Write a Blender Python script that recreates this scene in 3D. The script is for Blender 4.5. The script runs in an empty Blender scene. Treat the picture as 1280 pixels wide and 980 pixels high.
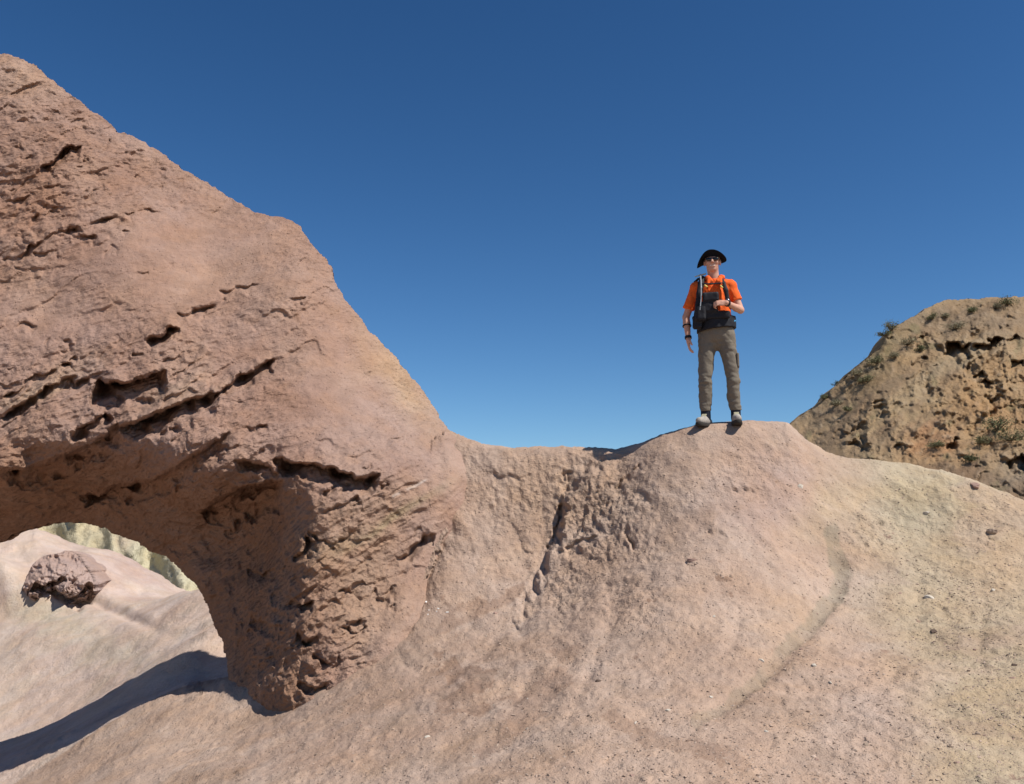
import bpy, math
import numpy as np
PI = math.pi
# ------------------------------------------------------------------ camera
F = 1173.0; CU = 640.0; CV = 490.0; PITCH = math.atan(200.0/1173.0)
CP, SP = math.cos(PITCH), math.sin(PITCH)
sc = bpy.context.scene
cam_d = bpy.data.cameras.new('camera'); cam = bpy.data.objects.new('camera', cam_d)
sc.collection.objects.link(cam); sc.camera = cam
cam_d.sensor_width = 36.0; cam_d.lens = 36.0*F/1280.0
cam_d.clip_start = 0.05; cam_d.clip_end = 20000
cam.location = (0, 0, 0); cam.rotation_euler = (PI/2 + PITCH, 0, 0)
# ------------------------------------------------------------------ light
SUN_EL, SUN_BACK = math.radians(54), math.radians(31)     # elevation; degrees towards the camera from due right
sd = (math.cos(SUN_EL)*math.cos(SUN_BACK), -math.cos(SUN_EL)*math.sin(SUN_BACK), math.sin(SUN_EL))
w = bpy.data.worlds.new('World'); sc.world = w; w.use_nodes = True
nt = w.node_tree; bg = nt.nodes['Background']
sky = nt.nodes.new('ShaderNodeTexSky'); sky.sky_type = 'NISHITA'; sky.sun_disc = False
sky.sun_elevation = SUN_EL; sky.sun_rotation = math.atan2(sd[0], sd[1])
sky.altitude = 900; sky.air_density = 1.0; sky.dust_density = 0.35; sky.ozone_density = 2.2
# a clear, deep desert sky: contrast of the sky itself raised a little
mA = nt.nodes.new('ShaderNodeVectorMath'); mA.operation = 'SCALE'; mA.inputs[3].default_value = 0.112
gm = nt.nodes.new('ShaderNodeGamma'); gm.inputs[1].default_value = 1.38
hs = nt.nodes.new('ShaderNodeHueSaturation'); hs.inputs['Saturation'].default_value = 1.12; hs.inputs['Hue'].default_value = 0.497
mB = nt.nodes.new('ShaderNodeVectorMath'); mB.operation = 'SCALE'; mB.inputs[3].default_value = 9.5
nt.links.new(sky.outputs[0], mA.inputs[0]); nt.links.new(mA.outputs[0], gm.inputs[0]); nt.links.new(gm.outputs[0], hs.inputs['Color'])
nt.links.new(hs.outputs[0], mB.inputs[0]); nt.links.new(mB.outputs[0], bg.inputs[0]); bg.inputs[1].default_value = 0.10
ld = bpy.data.lights.new('sun', 'SUN'); ld.energy = 4.6; ld.angle = math.radians(0.53); ld.color = (1.0, 0.95, 0.88)
lo = bpy.data.objects.new('sun', ld); sc.collection.objects.link(lo)
lo.rotation_euler = (PI/2 - SUN_EL, 0, math.atan2(sd[0], -sd[1]))
vs = sc.view_settings; vs.view_transform = 'Standard'; vs.look = 'None'; vs.gamma = 1; vs.exposure = 0.30; vs.use_curve_mapping = False

# ------------------------------------------------------------------ numeric helpers
def unproj(u, v, Y):
    u = np.asarray(u, float); v = np.asarray(v, float); Y = np.asarray(Y, float)
    a = (u-CU)/F; b = (CV-v)/F; d = CP - b*SP
    return a*Y/d, Y+0*a, Y*(SP+b*CP)/d
def proj(x, y, z):
    f = y*CP + z*SP; up = -y*SP + z*CP
    f = np.where(f > 0.05, f, 0.05)
    return CU + F*x/f, CV - F*up/f
_r = np.random.RandomState(7)
PERM = np.concatenate([_r.permutation(512)]*3).astype(np.int32)
GR = _r.normal(size=(512, 3)); GR /= np.linalg.norm(GR, axis=1)[:, None]; GR = GR.astype(np.float32)
def perlin(x, y, z):
    x = np.asarray(x, np.float32); y = np.asarray(y, np.float32); z = np.asarray(z, np.float32)
    x, y, z = np.broadcast_arrays(x, y, z)
    xi = np.floor(x).astype(np.int32); yi = np.floor(y).astype(np.int32); zi = np.floor(z).astype(np.int32)
    xf = x-xi; yf = y-yi; zf = z-zi
    u = xf*xf*xf*(xf*(xf*6-15)+10); v = yf*yf*yf*(yf*(yf*6-15)+10); q = zf*zf*zf*(zf*(zf*6-15)+10)
    xi &= 511; yi &= 511; zi &= 511
    out = 0
    for dx in (0, 1):
        a = PERM[xi+dx]; wx = u if dx else 1-u
        for dy in (0, 1):
            b = PERM[a+yi+dy]; wy = v if dy else 1-v
            for dz in (0, 1):
                g = GR[PERM[b+zi+dz]]; wz = q if dz else 1-q
                out = out + (g[..., 0]*(xf-dx)+g[..., 1]*(yf-dy)+g[..., 2]*(zf-dz))*wx*wy*wz
    return out*1.6
def fbm(x, y, z, octv=4, lac=2.03, gain=0.5, ridge=False):
    s = 0; a = 1.0; f = 1.0
    for i in range(octv):
        n = perlin(x*f+i*17.3, y*f+i*5.1, z*f-i*9.7)
        if ridge: n = 1-2*np.abs(n)
        s = s + a*n; a *= gain; f *= lac
    return s
def sstep(a, b, x):
    t = np.clip((x-a)/(b-a), 0, 1); return t*t*(3-2*t)
def rbf_fit(P, val, k=0.0):
    P = np.array(P, float); val = np.array(val, float); n = len(P)
    sc_ = np.ptp(P, axis=0).max(); Q = P/sc_
    d2 = ((Q[:, None]-Q[None])**2).sum(-1)
    K = d2*np.log(np.maximum(d2, 1e-12))*0.5 + k*np.eye(n)
    A = np.zeros((n+3, n+3)); A[:n, :n] = K; A[:n, n] = 1; A[:n, n+1:] = Q; A[n:, :n] = A[:n, n:].T
    c = np.linalg.solve(A, np.concatenate([val, np.zeros(3)]))
    def ev(x, y):
        x = np.asarray(x, float)/sc_; y = np.asarray(y, float)/sc_
        r = c[n]+c[n+1]*x+c[n+2]*y
        for i in range(n):
            d = (x-Q[i, 0])**2+(y-Q[i, 1])**2
            r = r + c[i]*0.5*d*np.log(np.maximum(d, 1e-12))
        return r
    return ev
def pl_dist(u, v, pts):
    """nearest distance to a polyline, signed side (positive on the right-hand / lower side when going left to right), and param 0..1"""
    pts = np.array(pts, float); L = np.concatenate([[0], np.cumsum(np.hypot(*np.diff(pts, axis=0).T))])
    best = np.full(u.shape, 1e9); side = np.zeros(u.shape); par = np.zeros(u.shape)
    for i in range(len(pts)-1):
        ax, ay = pts[i]; bx, by = pts[i+1]; dx, dy = bx-ax, by-ay; l2 = dx*dx+dy*dy
        t = np.clip(((u-ax)*dx+(v-ay)*dy)/l2, 0, 1)
        ex = u-(ax+t*dx); ey = v-(ay+t*dy); d = np.hypot(ex, ey)
        m = d < best
        s = np.where(dx*(v-ay)-dy*(u-ax) >= 0, 1.0, -1.0)
        best = np.where(m, d, best); side = np.where(m, s, side)
        par = np.where(m, (L[i]+t*math.sqrt(l2))/L[-1], par)
    return best, side, par
def poly_sd(u, v, pts):
    """signed distance to a closed polygon, positive inside"""
    pts = np.array(pts, float); n = len(pts)
    best = np.full(u.shape, 1e9); ins = np.zeros(u.shape, bool)
    for i in range(n):
        ax, ay = pts[i]; bx, by = pts[(i+1) % n]; dx, dy = bx-ax, by-ay
        t = np.clip(((u-ax)*dx+(v-ay)*dy)/(dx*dx+dy*dy+1e-9), 0, 1)
        best = np.minimum(best, np.hypot(u-ax-t*dx, v-ay-t*dy))
        if abs(dy) > 1e-9:
            c = ((ay > v) != (by > v)) & (u < dx*(v-ay)/dy+ax)
            ins ^= c
    return np.where(ins, best, -best)
def smooth_pts(pts, closed=False, it=1):
    pts = [tuple(p) for p in pts]
    for _ in range(it):
        o = []
        n = len(pts)
        for i in range(n if closed else n-1):
            a = pts[i]; b = pts[(i+1) % n]
            o.append(tuple(.75*a[k]+.25*b[k] for k in range(len(a)))); o.append(tuple(.25*a[k]+.75*b[k] for k in range(len(a))))
        if not closed: o = [pts[0]]+o+[pts[-1]]
        pts = o
    return pts
def ledge(U, V, D, pts, A, wd, up=0.35, edge=1.8, seed=0, wig=3.0):
    """an overhanging lip along pts (left to right): just below it the face steps back by A metres and returns over wd pixels"""
    pts = np.array(pts, float); m = wd*1.6+14
    m0 = (U > pts[:, 0].min()-m) & (U < pts[:, 0].max()+m) & (V > pts[:, 1].min()-m) & (V < pts[:, 1].max()+m)
    if not m0.any(): return
    u = U[m0]; v = V[m0]
    n1 = fbm(u*0.06+seed, v*0.06, np.float32(seed*1.7), 2); n2 = fbm(u*0.06-seed, v*0.06+9, np.float32(seed*.7), 2)
    n3 = fbm(u*0.22+seed, v*0.22, np.float32(seed*2.1), 2); n4 = fbm(u*0.22, v*0.22+seed, np.float32(seed*1.1), 2)
    d, s, t = pl_dist(u+n1*wig*1.6+n3*.4, v+n2*wig*1.6+n4*.7, pts)
    sd_ = d*s
    tp = np.clip(t/0.12, 0, 1)*np.clip((1-t)/0.12, 0, 1)
    wv = wd*(0.85+(0.7 if wd <= 12 else 0.3)*fbm(u*0.05, v*0.05, np.float32(seed+3.3), 3))
    am = np.clip(.75+1.0*fbm(u*0.045, v*0.045, np.float32(seed+7.7), 2), .6 if wd > 12 else .12, 1.25)
    if wd <= 12: A = A*.72; wv = wv*1.35
    wv = np.maximum(wv, 3)*(0.35+0.65*tp)
    below = np.clip(1-sd_/wv, 0, 1); below = below**(0.65 if wd > 12 else 0.9)
    off = np.where(sd_ > 0, sstep(0, edge, sd_)*below*A, -up*A*np.exp(sd_/(wd*0.5+2))*sstep(-edge*0, -edge*2.0, sd_))
    end = np.clip(1-(d-0)/(wd*1.5), 0, 1)
    D[m0] += am*off*np.sqrt(tp)*np.where(sd_ > 0, 1, end)
def bump2(U, V, u0, v0, ru, rv, ang=0.0):
    c, s = math.cos(math.radians(ang)), math.sin(math.radians(ang))
    a = ((U-u0)*c-(V-v0)*s)/ru; b = ((U-u0)*s+(V-v0)*c)/rv
    return np.exp(-(a*a+b*b))
def make_mesh(name, V, Q, cols=None, mat=None, smooth=True, parent=None, extra=None):
    V = np.asarray(V, np.float32); Q = np.asarray(Q, np.int32)
    me = bpy.data.meshes.new(name); k = Q.shape[1]
    me.vertices.add(len(V)); me.vertices.foreach_set('co', V.ravel())
    me.loops.add(Q.size); me.loops.foreach_set('vertex_index', Q.ravel())
    me.polygons.add(len(Q)); me.polygons.foreach_set('loop_start', np.arange(0, Q.size, k, dtype=np.int32))
    me.polygons.foreach_set('loop_total', np.full(len(Q), k, np.int32))
    me.polygons.foreach_set('use_smooth', np.full(len(Q), smooth))
    me.update(calc_edges=True); me.validate()
    if cols is not None:
        at = me.color_attributes.new('Col', 'FLOAT_COLOR', 'POINT')
        c = np.ones((len(V), 4), np.float32); c[:, :cols.shape[1]] = cols; at.data.foreach_set('color', c.ravel())
    o = bpy.data.objects.new(name, me); sc.collection.objects.link(o)
    if mat: me.materials.append(mat)
    if parent: o.parent = parent
    return o
def tag(o, label=None, cat=None, group=None, kind=None):
    if label: o['label'] = label
    if cat: o['category'] = cat
    if group: o['group'] = group
    if kind: o['kind'] = kind
    return o
def grid_quads(nr, nc, mask=None):
    i = np.arange(nr*nc).reshape(nr, nc)
    q = np.stack([i[:-1, :-1], i[:-1, 1:], i[1:, 1:], i[1:, :-1]], -1).reshape(-1, 4)
    return q if mask is None else q[mask.ravel()]

# ------------------------------------------------------------------ materials
class NT:
    def __init__(s, name):
        s.m = bpy.data.materials.new(name); s.m.use_nodes = True; s.t = s.m.node_tree; s.b = s.t.nodes['Principled BSDF']
        s.b.inputs['Specular IOR Level'].default_value = 0.15; s.b.inputs['Roughness'].default_value = 0.95
    def n(s, ty, ins=None, **kw):
        x = s.t.nodes.new(ty)
        for k, v in kw.items(): setattr(x, k, v)
        for k, v in (ins or {}).items():
            if hasattr(v, 'is_output') or isinstance(v, bpy.types.NodeSocket): s.t.links.new(v, x.inputs[k])
            else: x.inputs[k].default_value = v
        return x
    def noise(s, vec, scale, detail=6, rough=0.6, dist=0.0):
        return s.n('ShaderNodeTexNoise', {'Vector': vec, 'Scale': scale, 'Detail': detail, 'Roughness': rough, 'Distortion': dist}).outputs[0]
    def rng(s, v, a, b, c, d):
        return s.n('ShaderNodeMapRange', {0: v, 1: a, 2: b, 3: c, 4: d}).outputs[0]
    def mul(s, a, b): return s.n('ShaderNodeMath', {0: a, 1: b}, operation='MULTIPLY').outputs[0]
    def add(s, a, b): return s.n('ShaderNodeMath', {0: a, 1: b}, operation='ADD').outputs[0]
    def mixc(s, f, a, b, mode='MIX'):
        x = s.t.nodes.new('ShaderNodeMix'); x.data_type = 'RGBA'; x.blend_type = mode
        for k, v in ((0, f), (6, a), (7, b)):
            if isinstance(v, bpy.types.NodeSocket): s.t.links.new(v, x.inputs[k])
            else: x.inputs[k].default_value = v if not isinstance(v, tuple) or len(v) == 4 else (*v, 1)
        return x.outputs[2]
def earth_material(name, g=1.0, crumb=1.0, beds=0.0, k=1.0):
    """dusty sediment: the mesh's own mineral colours, mottling, grit and crumbly relief. alpha of Col = how crumbly; k = feature scale"""
    m = NT(name); tc = m.n('ShaderNodeTexCoord').outputs['Object']
    col = m.n('ShaderNodeVertexColor', layer_name='Col'); base = m.mixc(1.0, col.outputs[0], (0.80, 0.835, 0.85), 'MULTIPLY'); al = col.outputs[1]
    n1 = m.noise(tc, 1.3/k, 7, 0.62, 0.4); n2 = m.noise(tc, 9/k, 6, 0.65); n3 = m.noise(tc, 70/k, 4, 0.7)
    hue = m.noise(tc, 2.6/k, 5, 0.6, 0.8)
    c = m.mixc(m.rng(n1, 0.35, 0.7, 0, 1), base, m.mixc(1.0, base, (0.84, 0.76, 0.69), 'MULTIPLY'))
    c = m.mixc(m.rng(hue, 0.45, 0.75, 0, 0.55), c, m.mixc(1.0, base, (1.08, 0.96, 0.80), 'MULTIPLY'))
    c = m.mixc(m.rng(n2, 0.30, 0.75, 0.0, 0.55), c, m.mixc(1.0, c, (1.22, 1.20, 1.17), 'MULTIPLY'))
    c = m.mixc(m.rng(n3, 0.46, 0.32, 0.0, 0.7), c, m.mixc(1.0, c, (0.66, 0.62, 0.58), 'MULTIPLY'))
    vo = m.n('ShaderNodeTexVoronoi', {'Vector': tc, 'Scale': 26/k, 'Randomness': 1.0}); 
    vs_ = m.n('ShaderNodeSeparateColor', {0: vo.outputs['Color']})
    peb = m.mul(m.rng(vo.outputs['Distance'], 0.30, 0.16, 0, 1), m.rng(vs_.outputs[0], 0.80, 0.82, 0, 1))
    pc = m.mixc(vs_.outputs[1], m.mixc(1.0, base, (1.25, 1.2, 1.15), 'MULTIPLY'), m.mixc(1.0, base, (0.76, 0.72, 0.68), 'MULTIPLY'))
    c = m.mixc(m.mul(peb, m.rng(al, 0, 1, 0.75, 0.25)), c, pc)
    m.t.links.new(c, m.b.inputs['Base Color'])
    # relief
    st = tc
    if beds:
        ro = m.n('ShaderNodeMapping', {'Vector': tc, 'Rotation': (0, math.radians(beds), 0)}).outputs[0]
        st = m.n('ShaderNodeMapping', {'Vector': ro, 'Scale': (0.5, 0.8, 1.5)}).outputs[0]
    r1 = m.noise(st, 7/k, 5, 0.62, 0.3); r2 = m.noise(tc, 26/k, 3, 0.6); r3 = m.noise(tc, 90/k, 1, 0.6)
    vo2 = m.n('ShaderNodeTexVoronoi', {'Vector': st, 'Scale': 15/k}); 
    h = m.add(m.mul(m.add(m.mul(r1, 0.10*k), m.mul(vo2.outputs['Distance'], 0.035*k)), m.rng(al, 0, 1, 0.10, 1.0*crumb)),
              m.add(m.mul(m.mul(r2, 0.015*k), m.rng(al, 0, 1, 0.7, 1.2)), m.mul(r3, 0.006*k*g)))
    h = m.add(h, m.mul(peb, 0.012*k))
    pit = m.mul(m.rng(m.noise(tc, 17/k, 4, 0.7, 0.6), 0.60, 0.70, 0, 1), m.rng(al, 0, 1, 0.15, 1.0)); h = m.add(h, m.mul(pit, -0.011*k))
    bp = m.n('ShaderNodeBump', {'Height': h, 'Strength': 0.9, 'Distance': 1.0})
    m.t.links.new(bp.outputs[0], m.b.inputs['Normal'])
    return m.m
def plain(name, col, rough=0.85, spec=0.2, var=0.15, scale=40, bump=0.0, metal=0.0):
    m = NT(name); tc = m.n('ShaderNodeTexCoord').outputs['Object']
    n = m.noise(tc, scale, 5, 0.6)
    c = m.mixc(m.rng(n, 0.3, 0.7, 0, 1), tuple(x*(1-var) for x in col), tuple(min(1, x*(1+var)) for x in col))
    m.t.links.new(c, m.b.inputs['Base Color']); m.b.inputs['Roughness'].default_value = rough
    m.b.inputs['Specular IOR Level'].default_value = spec; m.b.inputs['Metallic'].default_value = metal
    if bump:
        bp = m.n('ShaderNodeBump', {'Height': n, 'Strength': 0.6, 'Distance': bump}); m.t.links.new(bp.outputs[0], m.b.inputs['Normal'])
    return m.m
# ------------------------------------------------------------------ the ground: one height field round the whole place
CREST = [(-600,640,24),(-200,640,24),(0,665,24),(45,659,25),(90,680,25),(140,692,25),(180,718,25),(230,738,25),(262,757,25),(330,770,24),(430,740,19),(500,640,12.5),
 (540,545,10.9),(560,538,10.8),(578,546,10.7),(600,555,10.5),(640,561,10.3),(700,560,10.2),(735,561,10.1),(770,562,10.05),(800,553,9.95),(820,546,9.85),(840,538,9.7),(870,529,9.55),(900,527,9.5),
 (945,526,9.5),(985,527,9.5),(995,536,9.55),(1010,550,9.6),(1035,565,9.6),(1060,572,9.6),(1120,577,9.5),(1180,588,9.3),(1220,601,9.1),(1280,626,8.9),(1500,730,8.3),(1900,900,8)]
CRA = np.array(CREST, float)
ctl = [ # (u, v, Y) seen points
 (900,560,9.25),(900,600,8.95),(900,650,8.5),(900,700,8.0),(900,800,6.9),(900,900,5.8),(900,980,5.0),
 (800,580,9.55),(800,650,9.0),(790,700,8.65),(780,800,7.35),(780,900,5.95),(780,980,5.1),
 (960,560,9.3),(985,600,9.0),(1000,650,8.6),(1000,720,7.95),(1000,800,7.0),
 (1045,700,8.35),(1050,740,7.95),(1010,790,7.2),(950,850,6.45),
 (1090,600,9.35),(1090,650,8.9),(1110,700,8.25),(1150,640,8.95),(1200,700,8.1),(1200,800,6.8),(1200,900,5.6),(1280,980,4.8),(1280,700,8.0),(1280,800,6.6),(1100,850,6.3),(1060,920,5.5),
 (735,580,10.0),(720,620,9.85),(715,680,9.6),(710,720,9.1),
 (600,600,10.25),(600,650,10.05),(680,605,10.1),(685,650,9.85),(640,625,10.08),(640,650,10.0),(635,690,9.75),(620,730,9.35),(590,790,8.75),(680,740,9.0),(700,800,7.9),(660,860,7.1),(640,900,6.5),(640,980,5.4),
 (580,620,10.15),(560,680,9.85),(540,740,9.45),(510,790,9.15),(470,830,8.9),(520,850,8.1),(560,900,7.0),(430,850,8.8),(400,880,8.6),(450,920,7.1),(450,985,6.1),
 (350,893,8.95),(300,900,9.15),(300,940,7.85),(300,985,6.7),(200,900,9.6),(200,940,8.5),(200,985,7.4),(150,908,10.2),(100,930,10.5),(100,975,9.0),(0,960,11.4),(0,990,10.2),(-150,1010,11.5),(-300,1030,12),
 (230,850,11.2),(130,885,12.8),(60,915,13.5),(0,930,14.0),(-150,950,15),
 (265,785,13.7),(205,822,15.0),(100,888,16),(0,915,16.5),(-150,930,17),
 (200,775,18.0),(100,830,18),(0,855,18.5),(-200,880,19),
 (100,770,20.5),(0,785,21),(-200,790,21),(230,752,22),(100,712,23),(0,705,23.3),(-200,700,23.5),
 (340,800,13.5),(420,800,12.6),(480,760,11.6)]
P, Z = [], []
for u, v, Y in ctl:
    x, y, z = unproj(u, v, Y); P.append((x, y)); Z.append(float(z))
for u, v, Y in CREST:
    x, y, z = [float(q) for q in unproj(u, v, Y)]; P.append((x, y)); Z.append(z)
    dd = ((0.5, 0.10), (1.3, 0.55), (3.0, 1.6), (6.0, 3.2)) if u >= 500 else ((3, .5), (8, 2.2))
    for dy, dz in dd:
        P.append((x*(1+dy/y), y+dy)); Z.append(z-dz if not (u >= 500 and dy == 6) else z*0.2-3.2)
for x, y, z in [(0,0,-1.6),(0,-4,-1.75),(0,2.5,-1.55),(3,0,-1.45),(-3,0,-1.7),(-3,3,-1.68),(3.5,2.5,-1.3),(6,2,-1.0),(-6,3,-1.9),(-6,0,-1.9),(6,-3,-1.3),(-6,-4,-2),(9,3,-.8),(10,6,-.5),(-10,6,-2.2)]:
    P.append((x, y)); Z.append(z)
H0 = rbf_fit(P, Z, 1e-4)
def h_far(x, y): return -5.5 + 1.2*np.sin(x*0.05+1)*np.cos(y*0.043)
def h_base(x, y):
    r = np.hypot(x, y-8); f = sstep(17, 30, r-np.where((x < 0) & (y > 8), 6, 0))
    h = H0(np.clip(x, -32, 32), np.clip(y, -22, 40))
    h = np.clip(h, -7, 4)
    return h*(1-f)+h_far(x, y)*f
# columns: fine inside the picture's angle, coarse round the back
fine = np.arange(-170, 1450.1, 1.45); th_f = np.arctan2((fine-CU)/F, 1.0)
left = np.linspace(-PI, th_f[0], 60)[:-1]; right = np.linspace(th_f[-1], PI, 60)[1:]
TH = np.concatenate([left, th_f, right]); NC = len(TH)
RR = np.concatenate([[0.02, 0.3, 0.6, 1.0, 1.5, 2.0, 2.5], np.arange(2.9, 14, 0.012), np.arange(14, 32, 0.05), np.geomspace(32, 4000, 60)])
thm, rm = np.meshgrid(TH, RR)
X = rm*np.sin(thm); Yg = rm*np.cos(thm)
Hc = h_base(X, Yg)
# bring the skyline of each column onto the skyline of the place
front = np.abs(TH) < 0.95
crU = CU+F*np.tan(np.clip(TH, -0.95, 0.95))*1.0
for it in range(4):
    uu, vv = proj(X, Yg, Hc)
    cy = np.interp(crU, CRA[:, 0], CRA[:, 2]); cv = np.interp(crU, CRA[:, 0], CRA[:, 1])
    near = np.abs(Yg-cy[None]) < np.where(cy > 14, 5.0, 1.6)[None]
    vtop = np.where(near, vv, 1e9).min(0)
    # u at a given azimuth also depends on elevation: read the crest where it is
    ut = np.take_along_axis(uu, np.where(near, vv, 1e9).argmin(0)[None], 0)[0]
    cv = np.interp(ut, CRA[:, 0], CRA[:, 1]); cy = np.interp(ut, CRA[:, 0], CRA[:, 2])
    wz = np.maximum(sstep(330, 280, ut), sstep(520, 548, ut))
    dz = np.where(front, (vtop-cv)/F*cy*1.03, 0)*wz
    dz = np.convolve(dz, np.ones(5)/5, 'same')
    sg = np.where(cy > 14, 3.0, 0.55)
    Hc = Hc + dz[None]*np.exp(-((Yg-cy[None])/sg[None])**2)*0.95
# even steps along the visible profile
uu, vv = proj(X, Yg, Hc)
dr = np.diff(RR)[:, None]; dv = np.diff(vv, axis=0)
met = np.sqrt(np.clip(dv, -40, 40)**2*np.where(front, 1, 0.03)[None]+(dr*np.minimum(22, 150/RR[1:, None]))**2)
cm = np.concatenate([np.zeros((1, NC)), np.cumsum(met, 0)])
bk = (RR[1:, None] > (np.interp(crU, CRA[:, 0], CRA[:, 2])/np.maximum(np.cos(TH), .3)+1.0)[None])
met = np.where(bk, met*.12, met); cm = np.concatenate([np.zeros((1, NC)), np.cumsum(met, 0)])
NR = 700; Rn = np.empty((NR, NC))
for j in range(NC):
    Rn[:, j] = np.interp(np.linspace(0, cm[-1, j], NR), cm[:, j], RR)
Hn = np.empty((NR, NC))
for j in range(NC): Hn[:, j] = np.interp(Rn[:, j], RR, Hc[:, j])
X = Rn*np.sin(TH)[None]; Yg = Rn*np.cos(TH)[None]; Zg = Hn
U, V = proj(X, Yg, Zg); frontm = (Yg > 2.0)
dist = np.hypot(X, Yg)
# --- relief of the near slope (traced features, then noise)
D = np.zeros_like(X)                     # metres, pushed away from the camera side
nearm = (dist < 13.5) & frontm
Un = np.where(nearm, U, -9999)
def L(pts, A, wd, **k): ledge(Un, V, D, pts, A, wd, **k)
# gully wall under the saddle (the dark vertical recess) and the knobby bank on its right
def vledge(pts, A, wd, **k):   # a steep side wall: the lip is to the right of the recess
    ledge(Un, V, D, pts[::-1], A, wd, **k)
vledge([(706,585),(700,610),(697,640),(692,668),(690,690)], 0.15, 11, up=0.6, seed=1, wig=7)
vledge([(790,690),(783,672),(788,650)][::-1], 0.10, 10, up=0.5, seed=2, wig=6)
L([(765,612),(776,600),(786,588),(800,578)], 0.12, 12, seed=3)
L([(742,618),(752,607),(768,604)], 0.07, 8, seed=4)
L([(705,690),(722,676),(734,678),(745,672)], 0.09, 9, seed=5)
L([(735,700),(748,695),(758,690)], 0.06, 7, seed=6)
L([(505,700),(514,684),(530,668),(548,664)], 0.16, 18, seed=7)
L([(600,590),(650,596),(668,590)], 0.04, 9, seed=8)
L([(655,580),(662,596),(662,612)], 0.04, 7, seed=9)
L([(640,650),(650,670),(660,690)], 0.03, 8, seed=10)
L([(910,612),(930,610),(945,614)], 0.04, 7, seed=11)
L([(925,628),(945,624)], 0.03, 5, seed=12)
L([(858,690),(862,700),(866,712)], 0.03, 6, seed=13)
L([(1060,672),(1070,660),(1085,655),(1105,650)], 0.05, 12, seed=14)
L([(1075,690),(1090,684),(1105,680)], 0.04, 8, seed=15)
L([(1218,662),(1230,662),(1246,672)], 0.05, 7, seed=16)
L([(560,815),(600,842),(622,850)], 0.015, 6, seed=17)
r_ = np.random.RandomState(3)
for i in range(130):
    z_ = r_.rand()
    if z_ < .62: u0, v0, a_ = r_.uniform(430, 760), r_.uniform(690, 900), math.radians(r_.normal(38, 14))
    else: u0, v0, a_ = r_.uniform(480, 1270), r_.uniform(600, 960), math.radians(r_.normal(8, 18))
    ln = r_.uniform(8, 30)
    L([(u0, v0), (u0+.5*ln*math.cos(a_), v0-.5*ln*math.sin(a_)+r_.normal()*1.5), (u0+ln*math.cos(a_), v0-ln*math.sin(a_))], r_.uniform(.015, .042), r_.uniform(3, 8), seed=200+i, wig=3)
# furrows running down the slope
def furrow(pts, dep, wd):
    d, s, t = pl_dist(Un+4*fbm(U*.03, V*.03, np.float32(4), 2), V, pts)
    return dep*np.exp(-(d/wd)**2)*np.clip(t/0.1, 0, 1)*np.clip((1-t)/0.1, 0, 1)
DZ = np.zeros_like(X)
# the bank of the knoll stands forward of the bowl under the saddle
bw = 9*fbm(U*.05, V*.05, np.float32(2), 3)
d, s_, t = pl_dist(Un+bw, V+.4*bw, [(768,566),(742,584),(716,604),(703,630),(697,660),(690,690),(668,730),(650,765),(632,800),(600,840)])
rt = (s_ < 0); tp_ = np.clip(t/.12, 0, 1)*np.clip((1-t)/.45, 0, 1)
D -= np.where(rt, .17*np.exp(-(d/75)**1.3)*sstep(0, 9, d), 0)*tp_*(.35+.65*sstep(.85, .5, t))
D += np.where(~rt, .06*np.exp(-(d/30)**2), 0)*tp_
d, s_, t = pl_dist(Un+bw*.6, V, [(566,648),(552,680),(534,715),(518,750),(498,785)])
D += np.where(s_ > 0, 0, 1)*.07*np.exp(-(d/14)**2)*np.clip(t/.1, 0, 1)*np.clip((1-t)/.2, 0, 1)
DZ -= furrow([(1040,665),(1046,690),(1052,720),(1040,750),(1010,785),(985,810),(955,845),(910,880),(870,900)], 0.040, 12)
for pts_, dp_, wd_ in [([(694,702),(655,765),(600,820),(530,870),(450,925)], .045, 9), ([(735,715),(712,770),(672,835),(628,900),(590,965)], .045, 10), ([(775,700),(765,770),(735,845),(700,920)], .04, 10),
        ([(845,700),(838,770),(815,840),(790,930)], .03, 12), ([(640,705),(590,760),(540,800),(470,850)], .035, 8), ([(905,620),(925,690),(930,760),(905,840)], .03, 12), ([(960,640),(985,700),(985,760)], .025, 10),
        ([(1120,640),(1150,720),(1140,800),(1100,880)], .03, 14), ([(1210,650),(1230,740),(1220,850)], .03, 14), ([(735,600),(730,640),(722,680)], .05, 6), ([(760,620),(762,660),(752,700)], .05, 6), ([(620,585),(622,640),(610,690)], .03, 7), ([(665,580),(668,630),(664,680)], .03, 6)]:
    k_ = .30*np.clip(.9+1.6*fbm(U*.018, V*.018, np.float32(dp_*100+pts_[0][0]*.1), 3), 0, 2)
    DZ += k_*(.25*furrow([(a-1.9*wd_, b) for a, b in pts_], dp_, wd_*.8)-furrow(pts_, dp_, wd_*.75))
DZ -= furrow([(690,700),(672,740),(655,780),(650,800)], 0.03, 9)
DZ -= furrow([(780,720),(770,760),(762,800),(755,830)], 0.02, 10)
DZ -= furrow([(545,690),(528,730),(515,765),(495,800)], 0.05, 8)
DZ -= furrow([(600,770),(560,800),(500,840)], 0.03, 12)
DZ -= furrow([(700,860),(660,900),(620,940)], 0.02, 16)
DZ -= furrow([(1230,640),(1180,600)], 0.01, 10)
DZ += 0.55*bump2(Un, V, 85, 722, 42, 26, 20)*(dist > 16) if False else 0
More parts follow.
